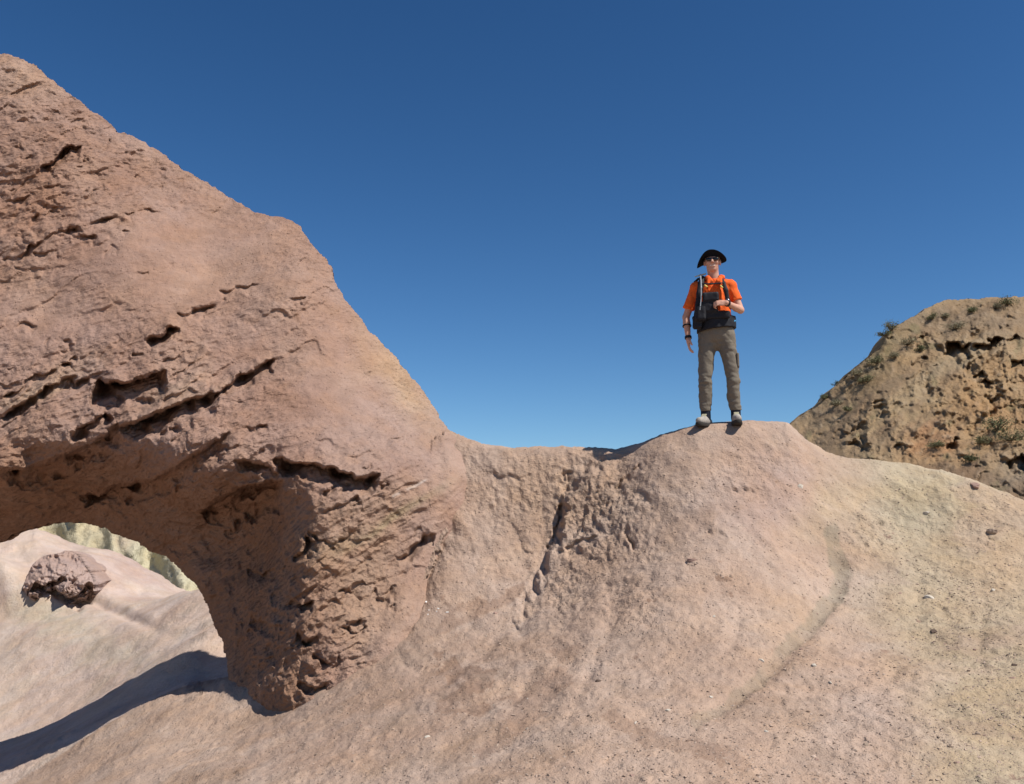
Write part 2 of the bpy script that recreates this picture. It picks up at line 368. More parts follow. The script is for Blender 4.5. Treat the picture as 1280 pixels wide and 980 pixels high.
# how rough each place is
rough = 0.10+0*X
for (a, b, c, d, g, k) in [(745,640,70,70,0,.95),(700,735,45,45,35,.6),(650,620,75,55,0,.5),(560,600,50,60,0,.5),(530,690,35,70,-20,.7),(790,750,50,60,0,.35),(940,590,60,40,0,.35),
                           (1085,665,35,30,0,.55),(1220,640,80,40,0,.3),(1200,760,110,110,0,.25),(700,850,160,60,20,.15),(1000,900,200,70,0,.15)]:
    rough = np.maximum(rough, k*bump2(U, V, a, b, c, d, g))
behind = (dist > 13)
rough = np.where(nearm, rough, 0.08)
xs, ys, zs = X.astype(np.float32), Yg.astype(np.float32), Zg.astype(np.float32)
lf = np.clip(dist/9, 0.3, 6)
nb = fbm(xs*1.1, ys*1.1, zs*1.1, 4)
knob = fbm(xs*9+1.2*zs, ys*3.5, zs*3.0, 3, gain=0.6, ridge=True)+.5*perlin(xs*14, ys*14, zs*14)
fine_n = fbm(xs*8, ys*8, zs*8, 3, gain=0.6)
rill = fbm(xs*7+ys*1.5, ys*1.3+3, zs*0.8, 3, ridge=True)
n_off = 0.030*nb*np.where(dist > 13, 1.1, 1) + (dist < 13)* rough*0.016*(knob-0.6) + (dist < 13)*0.011*fine_n*(0.4+rough)
clod = sstep(.15, .5, perlin(xs*11, ys*11, zs*11+4))*np.clip(.5+fbm(xs*1.5, ys*1.5, zs*1.5+7, 2), 0, 1)
streak = perlin(xs*9+zs*4+ys*2, (ys-xs*.5)*1.6, zs*2)
n_off = n_off + (dist < 13)*(.010*clod+.011*streak*np.clip(.6+nb, 0, 1)+.004*perlin(xs*24, ys*24, zs*24)*sstep(9.5, 7, dist))
n_off = n_off + (dist < 13)*rough*(.012*perlin(xs*21, ys*21, zs*21)+.008*perlin(xs*33, ys*33, zs*33))
n_off = n_off + 0.012*np.clip(rough-0.1, 0, 1)*rill*(dist < 13)
# normals
def normals(X, Y, Z):
    tu = np.stack([np.gradient(a, axis=1) for a in (X, Y, Z)], -1); tv = np.stack([np.gradient(a, axis=0) for a in (X, Y, Z)], -1)
    n = np.cross(tu, tv); n /= np.maximum(np.linalg.norm(n, axis=-1, keepdims=True), 1e-9); return n
N = normals(X, Yg, Zg); N *= np.sign(N[..., 2:3]+1e-9)
amp = np.where(dist < 13, 1.0, np.clip(dist/13, 1, 2.5))*np.where(Rn < 1.5, 0.2, 1)
# the man stands on a trodden flat spot
flat = 1-0.75*np.exp(-((X-2.1)**2+(Yg-9.5)**2)/0.35**2)
X2 = X+N[..., 0]*n_off*amp*flat; Y2 = Yg+N[..., 1]*n_off*amp*flat; Z2 = Zg+N[..., 2]*n_off*amp*flat+DZ*flat
# ledges push back along the view direction
s = 1+D*flat/np.maximum(dist, 1)
X2 = X2*s; Y2 = Y2*s; Z2 = np.where(D != 0, Z2*s, Z2)
# big boulders of the far badland slope seen through the arch
def farbump(u, v, ru, rv, A, ang=0):
    m = (dist > 12.5) & frontm
    return np.where(m, A*bump2(U, V, u, v, ru, rv, ang), 0)
fb = farbump(78,725,45,24,.5,15)+farbump(5,735,28,22,.9,0)+farbump(180,712,36,20,.25,-20)+farbump(60,800,70,24,.2,15)
fb -= farbump(120,750,60,7,.25,-25)
Z2 = Z2+fb*0.7; Y2 = Y2-fb*0.5
pit_ = poly_sd(np.where((dist > 13) & frontm, U, -9999), V, [(28,738),(60,722),(120,718),(120,744),(100,768)])
Z2 = Z2-0.25*sstep(0, 14, pit_)
Df = np.zeros_like(X); Uf = np.where((dist > 12.5) & frontm, U, -9999)
X2 = X2*(1+Df/dist); Y2 = Y2*(1+Df/dist)
# --- mineral colours
def C(*c): return np.array(c, float)
PINK = C(.50, .36, .28); col = np.empty(X.shape+(4,)); col[..., :3] = PINK
def paint(mask, c):
    col[..., :3] = col[..., :3]*(1-mask[..., None])+C(*c)*mask[..., None]
wn = fbm(xs*0.9, ys*0.9, zs*0.9, 4); wn2 = fbm(xs*2.3+5, ys*2.3, zs*2.3, 4)
wn3 = fbm(xs*7, ys*7, zs*7, 4, gain=.6)
Uw, Vw = U+22*wn, V+18*wn2
nm = nearm*1.0
paint(nm*sstep(1020, 1150, Uw-(V-700)*0.35)*0.9, (.505, .40, .275))
paint(nm*bump2(Uw, Vw, 1120, 620, 90, 40)*.45, (.46, .395, .27))
paint(nm*bump2(Uw, Vw, 1250, 700, 60, 70)*.6, (.55, .38, .25))
paint(nm*bump2(Uw, Vw, 965, 625, 75, 75)*.6, (.43, .295, .245))
paint(nm*bump2(Uw, Vw, 1035, 640, 28, 42, -20)*.55, (.50, .375, .25))
paint(nm*bump2(Uw, Vw, 840, 640, 60, 60)*.5, (.47, .35, .28))
paint(nm*bump2(Uw, Vw, 1000, 780, 60, 50)*.6, (.51, .36, .255))
paint(nm*bump2(Uw, Vw, 700, 620, 110, 60)*.4, (.42, .28, .185))
paint(nm*sstep(.25, .5, bump2(Uw, Vw, 450, 895, 150, 62, 18)+.25*wn3)*.55, (.40, .275, .21))
for p, wd, k in [([(560,830),(610,850),(560,880),(600,890)], 14, .55), ([(705,850),(680,870),(655,890),(630,915),(600,935)], 12, .35), ([(520,800),(580,770),(650,735)], 9, .45),
                 ([(770,900),(800,925),(860,930),(900,950)], 12, .35), ([(700,820),(720,815)], 10, .3), ([(870,930),(930,955)], 14, .3)]:
    d, s_, t = pl_dist(np.where(nearm, U+7*wn2*2, -9999), V+7*wn, p)
    paint(sstep(.42, .50, np.exp(-(d/wd)**2)+.30*wn2+.30*wn3)*min(1, k*1.6), (.34, .225, .165))
d, s_, t = pl_dist(np.where(nearm, U+5*wn2, -9999), V+5*wn, [(1040,668),(1046,690),(1053,722),(1046,745),(1015,782),(985,810),(955,842),(910,882),(870,905)])
paint(sstep(.35, .55, np.exp(-(d/(8+4*(t < .5)))**2)+.2*wn3)*.75*(1-.4*t), (.33, .27, .20))
d, s_, t = pl_dist(np.where(nearm, U, -9999), V, [(545,620),(520,630),(480,652),(440,668)])
paint(np.exp(-(d/9)**2)*.6, (.40, .35, .17))
d, s_, t = pl_dist(np.where(nearm, U+12*wn2, -9999), V, [(570,540),(556,620),(545,690),(505,780),(440,845)])
paint(np.exp(-(d/38)**2)*.85, (.425, .29, .215))
# beyond the arch: pale pink and pale green bands
pm = sstep(.30, .40, fbm(xs*1.7+9, ys*1.7, zs*1.7, 5, gain=.6))
paint(nearm*pm*.45*sstep(700, 860, V), (.36, .255, .19))
paint(nearm*sstep(.3, .6, fbm(xs*1.3-4, ys*1.3, zs*1.3, 5, gain=.6))*.35, (.54, .40, .315))
fm = ((dist > 11.5) & frontm & (X < 0))*1.0
paint(fm, (.62, .475, .40))
paint(fm*sstep(.0, .8, wn+.25)*.35, (.60, .50, .40))
paint(fm*bump2(Uw, Vw, 70, 775, 60, 22, -25)*.4, (.42, .40, .27))
paint(fm*bump2(Uw, Vw, 150, 820, 45, 18, 0)*.3, (.43, .40, .29))
paint(fm*bump2(Uw, Vw, 90, 715, 38, 30)*.4, (.48, .34, .29))
paint(fm*bump2(Uw, Vw, 180, 715, 60, 25)*.6, (.50, .35, .31))
gr = fbm(xs*3.1, ys*3.1, zs*3.1, 5, gain=.6)
col[..., :3] *= (1+0.07*gr)[..., None]
col[..., 3] = np.clip(rough*1.1, 0.03, 1)
EARTH = earth_material('badland_dust')
quads = grid_quads(NR, NC)[:, ::-1]
terrain = make_mesh('ground', np.stack([X2, Y2, Z2], -1).reshape(-1, 3), quads, col.reshape(-1, 4), EARTH)
tag(terrain, kind='structure')
from mathutils.bvhtree import BVHTree
from mathutils import Vector
def bvh_of(o):
    me = o.data; n = len(me.vertices); co = np.empty(n*3, np.float32); me.vertices.foreach_get('co', co)
    return co.reshape(-1, 3)
TB = BVHTree.FromPolygons(np.stack([X2, Y2, Z2], -1).reshape(-1, 3)[:, :].tolist(), quads.tolist())
def hit(u, v, bvh=None):
    x, y, z = unproj(u, v, 1.0); r = (bvh or TB).ray_cast(Vector((0, 0, 0)), Vector((float(x), float(y), float(z))).normalized())
    return r[0], r[1]
# ------------------------------------------------------------------ sheets with a front, a back and a traced outline: closed rock bodies
def rock_body(name, outer, hole, frontD, thick, step, rough_px, mat, colf, u0, u1, v0, v1, detail, back_round=120.0, bstep=1):
    us = np.arange(u0, u1, step); vs_ = np.arange(v0, v1, step)
    U, V = np.meshgrid(us, vs_)
    w1 = fbm(U*.018, V*.018, np.float32(3.3), 6, gain=.62); 
    sd_ = poly_sd(U, V, outer)
    if hole is not None: sd_ = np.minimum(sd_, -poly_sd(U, V, hole))
    sd_ = sd_+rough_px*w1+rough_px*.45*fbm(U*.11, V*.11, np.float32(6.3), 3, gain=.7)
    gy, gx = np.gradient(sd_, step); gl = np.maximum(np.hypot(gx, gy), .3)
    ins = sd_ > -step*0.9
    q = ins[:-1, :-1] & ins[1:, :-1] & ins[:-1, 1:] & ins[1:, 1:]
    out = (sd_ <= 0)
    Us = np.where(out, U-gx/gl**2*sd_, U); Vs = np.where(out, V-gy/gl**2*sd_, V)
    s0 = np.maximum(sd_, 0)
    Df = frontD(U, V)
    X, Y, Z = unproj(Us, Vs, Df)
    X, Y, Z, col = detail(U, V, s0, X, Y, Z, Df)
    T = thick(U, V)*np.sqrt(np.clip(1-(1-np.clip(s0/back_round, 0, 1))**2, 0, 1))
    bn = 0.12*fbm(X.astype(np.float32)*1.3, (Y+T).astype(np.float32)*1.3, Z.astype(np.float32)*1.3, 4)*np.clip(s0/20, 0, 1)
    Xb = X*(1+0*T); Yb = Y+T+bn*2; Zb = Z-0.0*T
    n = U.size; nr, nc = U.shape
    qf = grid_quads(nr, nc, q)
    used = np.zeros(n, bool); used[qf.ravel()] = True
    mapf = np.full(n, -1, np.int64); mapf[used] = np.arange(used.sum())
    edge = (s0.ravel() <= 0)
    inner = used & ~edge
    mapb = mapf.copy(); mapb[inner] = used.sum()+np.arange(inner.sum())
    Vt = np.concatenate([np.stack([X, Y, Z], -1).reshape(-1, 3)[used], np.stack([Xb, Yb, Zb], -1).reshape(-1, 3)[inner]])
    Q = np.concatenate([mapf[qf], mapb[qf][:, ::-1]])
    # drop back quads that coincide with front ones
    cc = np.concatenate([col.reshape(-1, 4)[used], col.reshape(-1, 4)[inner]])
    return make_mesh(name, Vt, Q, cc, mat), (U, V, Df)

outer = smooth_pts([(-420,1120),(-480,900),(-460,650),(-420,400),(-330,220),(-200,110),(-80,72),(0,68),(22,72),(42,82),(60,96),(82,111),(106,128),(130,147),(145,166),(165,171),(195,186),(225,209),(255,228),(290,249),
 (322,267),(350,273),(372,282),(386,301),(400,318),(415,333),(418,350),(432,377),(452,402),(480,430),(505,459),(526,487),(545,517),(562,540),
 (600,570),(640,620),(640,700),(600,800),(520,880),(440,1010),(330,1080),(305,1000)], True, 0)
hole = smooth_pts([(301,1090),(299,930),(291,880),(287,855),(284,825),(276,800),(267,782),(262,762),(252,744),(240,727),(225,711),(205,696),(182,683),(160,674),(130,660),(100,653),(70,652),(45,658),(20,669),(0,677),
 (-80,690),(-170,740),(-230,850),(-240,1090)], True, 0)
AC = [ # u, v, depth of the front face
 (-450,1000,10.5),(-450,600,10.2),(-400,300,11.5),(-200,150,12.2),(-200,350,11.1),(-200,550,10.3),(-220,700,10.6),(-300,850,10.2),
 (0,72,12.6),(0,150,12.0),(0,250,11.5),(0,350,11.0),(0,450,10.5),(0,540,10.1),(0,585,9.9),(0,640,11.2),(0,675,11.6),
 (60,100,12.6),(80,200,11.8),(100,300,11.2),(100,400,10.7),(100,480,10.3),(90,560,9.95),(90,600,10.8),(90,650,11.5),
 (145,168,12.5),(195,190,12.6),(180,260,11.7),(200,350,11.0),(210,430,10.5),(200,520,10.0),(200,560,9.9),(180,600,10.6),(170,640,11.2),(180,680,11.4),
 (290,252,12.4),(290,330,11.5),(300,420,10.8),(300,500,10.2),(290,560,9.75),(270,600,9.85),(260,660,11.1),(245,720,11.2),
 (372,284,12.0),(370,350,11.2),(380,430,10.7),(380,520,10.1),(390,590,9.6),(370,640,9.7),(330,640,10.4),(320,700,10.65),(265,770,11.1),(290,800,10.6),
 (418,350,11.7),(450,402,11.5),(450,470,10.8),(460,540,10.2),(470,590,9.75),(505,460,11.5),(520,540,10.5),(545,520,11.1),(562,541,10.9),(555,600,10.2),(600,600,10.55),
 (500,640,9.75),(540,660,9.95),(440,660,9.5),(400,680,9.35),(380,700,9.35),(360,740,9.5),(330,760,9.9),(390,780,9.1),(440,740,9.3),(480,730,9.45),(515,760,9.4),(430,800,9.05),(460,835,8.98),
 (405,850,8.85),(350,893,9.0),(330,850,9.35),(300,880,9.75),(290,840,10.3),(310,810,10.1),(400,1000,8.9),(310,1000,9.8),(560,760,9.8),(600,700,10.4)]
AD = rbf_fit([(a, b) for a, b, c in AC], [c for a, b, c in AC], 1e-5)
_tu = np.arange(360, 680, 5.0); _tv = np.arange(500, 930, 5.0)
_td = np.array([[(lambda p: p[0].y if p[0] is not None else 99.0)(hit(a, b)) for a in _tu] for b in _tv])
def terr_depth(U, V):
    x = np.clip((U-_tu[0])/5, 0, len(_tu)-1.001); y = np.clip((V-_tv[0])/5, 0, len(_tv)-1.001); i = x.astype(int); j = y.astype(int); fx = x-i; fy = y-j
    return (_td[j, i]*(1-fx)+_td[j, i+1]*fx)*(1-fy)+(_td[j+1, i]*(1-fx)+_td[j+1, i+1]*fx)*fy
def arch_front(U, V):
    D = AD(U, V)
    # the flank flares into the slope instead of standing on it
    m = (U > 365) & (U < 670) & (V > 505) & (V < 920); Dt = terr_depth(U, V); Dt = np.where(m & (Dt < 15), Dt, 99)
    k = .55*sstep(400, 520, U)+.06; h = np.clip(.5+.5*(Dt-D)/k, 0, 1); S = Dt*(1-h)+D*h-k*h*(1-h)
    D = np.where(Dt < 90, S+.6*np.maximum(0, D-Dt), D)
    L = lambda pts, A, wd, **k: ledge(U, V, D, pts, A, wd, **k)
    # strata and overhanging lips, left to right
    L([(50,212),(62,205),(80,186),(104,178)], .38, 18, seed=1); L([(92,208),(104,206)], .2, 8, seed=2)
    L([(5,252),(30,246),(60,232),(76,228)], .15, 9, seed=3); L([(40,272),(55,268),(74,258)], .12, 7, seed=4)
    L([(0,326),(24,318),(44,302),(70,290),(90,288),(110,280),(150,268),(200,260)], .20, 9, seed=5)
    L([(75,286),(92,284),(100,296),(120,292)], .18, 9, seed=6); L([(40,318),(65,312),(75,312)], .12, 7, seed=7); L([(0,352),(30,342),(60,335),(82,330)], .06, 8, seed=8)
    L([(14,408),(28,402),(46,406)], .13, 9, seed=9)
    L([(222,392),(248,386),(268,378),(280,371)], .26, 11, seed=10); L([(276,362),(296,360),(320,356)], .12, 6, seed=11)
    L([(180,428),(198,420),(210,410),(226,412)], .34, 15, seed=12); L([(165,440),(176,440)], .1, 6, seed=13); L([(200,452),(214,448),(230,438)], .12, 6, seed=14)
    L([(268,494),(285,480),(302,470),(322,460),(344,450)], .36, 17, seed=15)
    L([(360,392),(388,382),(410,374)], .05, 6, seed=16)
    L([(0,498),(24,486),(50,466),(72,456),(90,454),(98,462)], .2, 9, seed=17)
    L([(0,524),(24,510),(48,492),(70,480),(96,470)], .3, 13, seed=18)
    L([(88,474),(96,482),(112,472)], .2, 8, seed=19)
    L([(122,472),(136,480),(160,478),(182,470),(206,462)], .6, 46, seed=20, up=.2, wig=1.5)
    L([(150,534),(185,522),(215,508),(240,500),(272,490)], .5, 34, seed=21, up=.3, wig=2)
    L([(82,550),(105,532),(118,522),(140,516)], .3, 16, seed=22)
    L([(0,590),(40,583),(70,573),(100,560),(130,545),(146,530)], .42, 30, seed=23, up=.2, wig=2)
    L([(120,622),(150,606),(190,600),(222,585),(250,565),(285,540)], .38, 28, seed=24, up=.25, wig=2)
    L([(98,620),(118,618),(136,614)], .35, 14, seed=25)
    L([(345,572),(370,582),(395,580),(420,588),(446,600),(472,592)], .50, 26, seed=26, up=.25)
    L([(250,640),(275,624),(300,610),(330,604),(352,600)], .5, 50, seed=27, up=.3, wig=2)
    L([(290,575),(320,580),(350,590)], .25, 14, seed=28)
    L([(385,660),(400,674),(420,676),(440,664)], .16, 11, seed=29); L([(400,640),(430,630),(450,618)], .14, 9, seed=30)
    L([(365,690),(378,690),(384,672)], .3, 16, seed=31)
    L([(360,745),(375,752),(392,748)], .22, 16, seed=32); L([(395,815),(410,826),(422,818)], .18, 12, seed=33); L([(372,790),(385,800),(398,792)], .2, 13, seed=34); L([(375,850),(392,862),(405,856)], .22, 14, seed=35)
    L([(318,770),(335,782),(350,780)], .2, 14, seed=36); L([(310,710),(330,716),(345,712)], .18, 14, seed=37)
    L([(455,560),(500,545),(540,535)], .04, 7, seed=38); L([(430,700),(470,680),(520,650)], .05, 7, seed=39)
    L([(500,700),(512,686),(530,670),(545,668)], .18, 14, seed=40)
    r = np.random.RandomState(5)
    for i in range(105):
        z = r.rand()
        if z < .30: u0, v0 = r.uniform(0, 200), r.uniform(110, 330)
        elif z < .62: u0, v0 = r.uniform(0, 330), r.uniform(400, 610)
        elif z < .85: u0, v0 = r.uniform(330, 520), r.uniform(560, 850)
        else: u0, v0 = r.uniform(150, 480), r.uniform(250, 560)
        if v0+max(0, 250-u0)*.12 > 575 and u0 < 385: continue
        ln = r.uniform(8, 34); a = math.radians(r.normal(27, 14)); 
        pts = [(u0, v0), (u0+.5*ln*math.cos(a), v0-.5*ln*math.sin(a)+r.normal()*2), (u0+ln*math.cos(a), v0-ln*math.sin(a)+r.normal()*3)]
        ledge(U, V, D, pts, r.uniform(.03, .10)*(1.3 if v0 > 400 else 1), r.uniform(4, 12), seed=100+i, wig=4)
    return D
def arch_detail(U, V, s0, X, Y, Z, Df):
    a = math.radians(30)
    up = U*math.cos(a)-V*math.sin(a); q = U*math.sin(a)+V*math.cos(a)       # along / across the beds
    wx = fbm(up*.006, q*.012, np.float32(1), 4)
    # zones
    smooth_mid = np.maximum.reduce([bump2(U, V, 230, 330, 170, 70, 0)*.95, bump2(U, V, 60, 400, 120, 45)*.7, bump2(U, V, 420, 480, 70, 110, -20)*.8, bump2(U, V, 330, 430, 60, 60)*.6, bump2(U, V, 500, 560, 60, 60)*.4])
    rz = np.clip(.62-smooth_mid*.75+.12*bump2(U, V, 60, 560, 160, 70, 20)+.5*bump2(U, V, 350, 780, 60, 120)+.25*bump2(U, V, 60, 230, 100, 70), .10, 1)
    rz = np.maximum(rz, .55*bump2(U, V, 375, 315, 38, 45, -40)); rz = np.maximum(rz, .45*bump2(U, V, 445, 440, 16, 70, 30))
    rz = rz*(1-.85*sstep(470, 560, U+.35*(V-650)))
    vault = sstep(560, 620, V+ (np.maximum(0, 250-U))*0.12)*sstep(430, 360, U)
    saw = 0
    for lam, am, off in ((58, .11, 0), (24, .055, .3), (10, .02, .7)):
        ph = q/lam+wx*1.5*40/lam*.6+off+.35*fbm(up*.02, q*.02, np.float32(lam), 3)
        fr = ph-np.floor(ph)
        k = np.clip(fbm(up*.012+lam, q*.03, np.float32(lam*.3), 3)*1.6+.35, 0, 1)
        saw = saw+am*(1-fr)*sstep(0, .10, fr)*k
    xs, ys, zs = X.astype(np.float32), Y.astype(np.float32), Z.astype(np.float32)
    n0 = fbm(xs*.8, ys*.8, zs*.8, 3); kn = fbm(xs*4.2, ys*4.2, zs*5.2, 4, gain=.55, ridge=True); kb = fbm(xs*2.0, ys*2.0, zs*2.4, 3, ridge=True)
    fn = fbm(xs*9, ys*9, zs*12, 3, gain=.62)
    off = 0.08*n0+(.10+.85*rz)*(saw-.05)-rz*.035*(kn-.6)-.06*np.clip(rz-.3, 0, 1)*kb+.012*fn*(.3+rz)
    off = off*(1-.45*vault)-vault*(.05*(kb-.5)+.01*(kn-.5))
    lim = np.clip(s0/10, 0.15, 1)
    g = 1+off*lim/np.maximum(Y, 1)
    X, Y, Z = X*g, Y*g, Z*g
    # push along the surface normal too, so that lips and knobs overhang and the skyline breaks up
    N = normals(X, Y, Z); N *= -np.sign(N[..., 1:2]+1e-9)
    k2 = fbm(xs*6+9, ys*6, zs*6, 3, gain=.6)*.018*(.3+rz)
    X = X+.3*k2; Y = Y-.4*k2; Z = Z+.8*k2
    col = np.empty(U.shape+(4,)); col[..., :3] = (.40, .262, .205)
    w = fbm(U*.012, V*.012, np.float32(8), 5); w2 = fbm(up*.006, q*.03, np.float32(5), 5)
    def pt(m, c): col[..., :3] = col[..., :3]*(1-m[..., None])+np.array(c)*m[..., None]
    pt(sstep(-.1, .7, w)*.6, (.45, .30, .225)); pt(sstep(.1, .8, w2)*.45, (.345, .222, .165))
    Uw, Vw = U+25*w, V+18*w2
    pt(bump2(Uw, Vw, 40, 250, 70, 40, 25)*.6, (.37, .20, .125)); pt(bump2(Uw, Vw, 10, 330, 60, 40)*.5, (.38, .25, .19))
    pt(bump2(Uw, Vw, 30, 95, 60, 30)*.6, (.50, .35, .26)); pt(bump2(Uw, Vw, 300, 340, 130, 60)*.45, (.46, .31, .235))
    pt(bump2(Uw, Vw, 440, 520, 60, 70)*.5, (.38, .265, .215)); pt(bump2(Uw, Vw, 510, 480, 26, 90, 30)*.75, (.50, .335, .21)); pt(bump2(Uw, Vw, 530, 560, 60, 30, 30)*.55, (.335, .225, .19))
    pt(bump2(Uw, Vw, 470, 655, 80, 12, 28)*.55, (.40, .355, .20)); pt(bump2(Uw, Vw, 450, 650, 90, 40, 28)*.3, (.42, .30, .20))
    pt(bump2(Uw, Vw, 470, 760, 60, 70, 30)*.6, (.44, .31, .225)); pt(bump2(Uw, Vw, 420, 720, 60, 60)*.4, (.40, .27, .18))
    pt(bump2(Uw, Vw, 45, 480, 50, 12, 28)*.7, (.52, .38, .27)); pt(bump2(Uw, Vw, 230, 495, 60, 8, 25)*.5, (.47, .33, .24))
    for l_ in ([(503,613),(518,607),(534,598)], [(488,622),(500,616)]):
        dd, _, tt = pl_dist(U+3*w, V+3*w2, l_); pt(np.exp(-(dd/1.3)**2)*.8*sstep(0, .2, tt)*sstep(1, .8, tt), (.62, .52, .46))
    pt(vault*.75, (.36, .215, .14))  # vault tinted darker and redder: its shade deepened in the colour
    col[..., :3] *= (1+.08*fbm(xs*6, ys*6, zs*6, 4))[..., None]; g_ = sstep(400, 540, U)[..., None]; col[..., :3] *= np.array((.95, .91, .89))*(1-g_)+np.array((1.04, 1.04, 1.05))*g_
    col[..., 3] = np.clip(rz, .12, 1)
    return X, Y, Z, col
ROCK = earth_material('sedimentary_rock', crumb=1.25, beds=30)
def arch_thick(U, V): return 1.1-0.4*sstep(600, 400, V)+0.5*sstep(250, 400, U)*sstep(500, 700, V)
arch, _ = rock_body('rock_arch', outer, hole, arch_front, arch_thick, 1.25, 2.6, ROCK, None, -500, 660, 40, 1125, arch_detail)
tag(arch, 'huge reddish rock arch with a rounded opening, overhanging ledges and a long sloping shoulder', 'rock arch')
# ------------------------------------------------------------------ distant hills
ho = [(560,960),(560,860),(640,790),(740,725),(840,650),(920,590),(985,532),(1000,521),(1015,511),(1030,500),(1042,487),(1052,480),(1065,464),(1078,452),(1090,441),(1103,432),(1108,420),(1120,407),(1140,397),(1160,386),(1180,377),(1200,374),(1225,373),(1240,371),(1280,371),
 (1350,380),(1450,410),(1600,470),(1800,560),(2000,700),(2000,900)]
HC = [(600,850,46),(740,760,47),(850,680,49),(960,880,38),(960,560,52),(985,532,55),(1060,470,55),(1110,410,56),(1200,374,58),(1280,371,58),(1450,410,60),(2000,700,60),(2000,890,40),
 (1060,580,47),(1100,500,51),(1160,440,54),(1150,580,45),(1200,520,47.5),(1230,450,52),(1250,420,53.5),(1280,480,49.5),(1280,600,42),(1200,640,41),(1400,500,47),(1400,620,41),(1130,700,39),(1280,860,34),(1650,600,45)]
HD = rbf_fit([(a, b) for a, b, c in HC], [c for a, b, c in HC], 1e-5)
def hill_front(U, V):
    D = HD(U, V)
    L = lambda pts, A, wd, **k: ledge(U, V, D, pts, A, wd, edge=1.2, wig=4, **k)
    for i, (pts, A, wd) in enumerate([([(1176,438),(1184,430),(1196,432),(1212,430)], 2.6, 15), ([(1217,434),(1232,427),(1248,424)], 2.2, 11), ([(1262,430),(1268,416)], 2, 12), ([(1143,428),(1152,421),(1160,423)], 1.6, 9),
            ([(1136,452),(1148,447),(1156,450)], 1.2, 7), ([(1200,474),(1215,467),(1230,462),(1238,470)], 1.8, 9), ([(1226,476),(1238,472),(1246,478)], 1.6, 16), ([(1262,452),(1278,452)], 1.4, 12),
            ([(1232,522),(1238,506),(1236,496)], 1.8, 11), ([(1224,548),(1228,530)], 1.6, 9), ([(1088,502),(1098,498),(1108,502)], 1.1, 6), ([(1040,540),(1052,536),(1060,542)], 1.0, 7), ([(1057,556),(1068,549),(1078,556)], .9, 6),
            ([(1184,560),(1190,545),(1200,550)], 1.2, 9), ([(1115,562),(1128,553),(1138,560)], .8, 7), ([(1256,576),(1272,568),(1290,574)], 1.6, 15), ([(1108,424),(1116,420)], 1.0, 8)]):
        L(pts, A*.75, wd*1.1, seed=50+i)
    r = np.random.RandomState(8)
    for i in range(170):
        u0 = r.uniform(1010, 1300); v0 = r.uniform(380, 620)
        ln = r.uniform(6, 30); a = math.radians(r.normal(24, 22)); 
        pts = [(u0, v0), (u0+.5*ln*math.cos(a), v0-.5*ln*math.sin(a)+r.normal()*2), (u0+ln*math.cos(a), v0-ln*math.sin(a)+r.normal()*2)]
        ledge(U, V, D, pts, r.uniform(.08, .3)*(1+.6*(u0 > 1190)), r.uniform(3, 8), seed=300+i, wig=3, edge=1.2)
    return D
def hill_detail(U, V, s0, X, Y, Z, Df):
    a = math.radians(38)
    up = U*math.cos(a)-V*math.sin(a); q = U*math.sin(a)+V*math.cos(a)
    rz = np.clip(.45+.9*fbm(U*.02, V*.02, np.float32(2), 3), .05, 1)
    rz = np.maximum(rz, bump2(U, V, 1240, 480, 60, 60)); rz = rz*(1-.85*bump2(U, V, 1090, 490, 70, 12, 38))*(1-.9*bump2(U, V, 1215, 605, 90, 26, -14))
    n1 = fbm(U*.035, V*.035, np.float32(5), 5, gain=.55, ridge=True); n2 = fbm(U*.10, V*.10, np.float32(7), 3, gain=.6); n3 = fbm(up*.02, q*.08, np.float32(9), 4, ridge=True)
    off = (-.45*(n1-.6)-.10*n2-.30*(n3-.5))*rz-.06*n2
    g = 1+off*np.clip(s0/5, .15, 1)/Y
    X, Y, Z = X*g, Y*g, Z*g
    col = np.empty(U.shape+(4,)); col[..., :3] = (.37, .262, .155)
    def pt(m, c): col[..., :3] = col[..., :3]*(1-m[..., None])+np.array(c)*m[..., None]
    w = fbm(U*.02, V*.02, np.float32(1), 5); w2 = fbm(up*.01, q*.05, np.float32(3), 5); Uw, Vw = U+20*w, V+15*w2
    pt(sstep(0, .7, w)*.7, (.47, .335, .19)); pt(sstep(.1, .8, w2)*.6, (.28, .185, .115))
    pt(bump2(Uw, Vw, 1240, 500, 60, 70)*.7, (.45, .285, .145)); pt(bump2(Uw, Vw, 1160, 550, 40, 18)*.8, (.44, .24, .125)); pt(bump2(Uw, Vw, 1120, 520, 60, 26, 40)*.5, (.46, .36, .22))
    pt(bump2(Uw, Vw, 1080, 490, 80, 16, 40)*.5, (.30, .21, .13)); pt(bump2(Uw, Vw, 1200, 400, 110, 20)*.7, (.27, .205, .145)); pt(bump2(Uw, Vw, 1100, 440, 50, 26, 45)*.5, (.25, .215, .12))
    pt(sstep(.3, .5, bump2(Uw, Vw, 1225, 610, 100, 26, -14)+.1*w)*.9, (.26, .175, .11)); pt(bump2(Uw, Vw, 1190, 455, 60, 10, 30)*.6, (.37, .30, .20)); pt(bump2(Uw, Vw, 1270, 590, 30, 30)*.7, (.30, .25, .19))
    pt(sstep(.25, .8, n2)*.35, (.50, .38, .26)); pt(sstep(.3, .9, fbm(U*.05, V*.05, np.float32(12), 4))*.45, (.20, .19, .10))
    pt(sstep(.35, .6, perlin(up*.004, q*.035, 3.3)+.35*w)*.6, (.245, .175, .115)); col[..., :3] *= (.90, .88, .88)
    col[..., 3] = np.clip(rz, .1, 1)
    return X, Y, Z, col
HILLM = earth_material('hill_rock', crumb=0.6, beds=38, k=5.0)
hill, _ = rock_body('hill', ho, None, hill_front, lambda U, V: 12+0*U, 1.25, 2.2, HILLM, None, 550, 1700, 360, 880, hill_detail, back_round=200)
tag(hill, kind='structure')
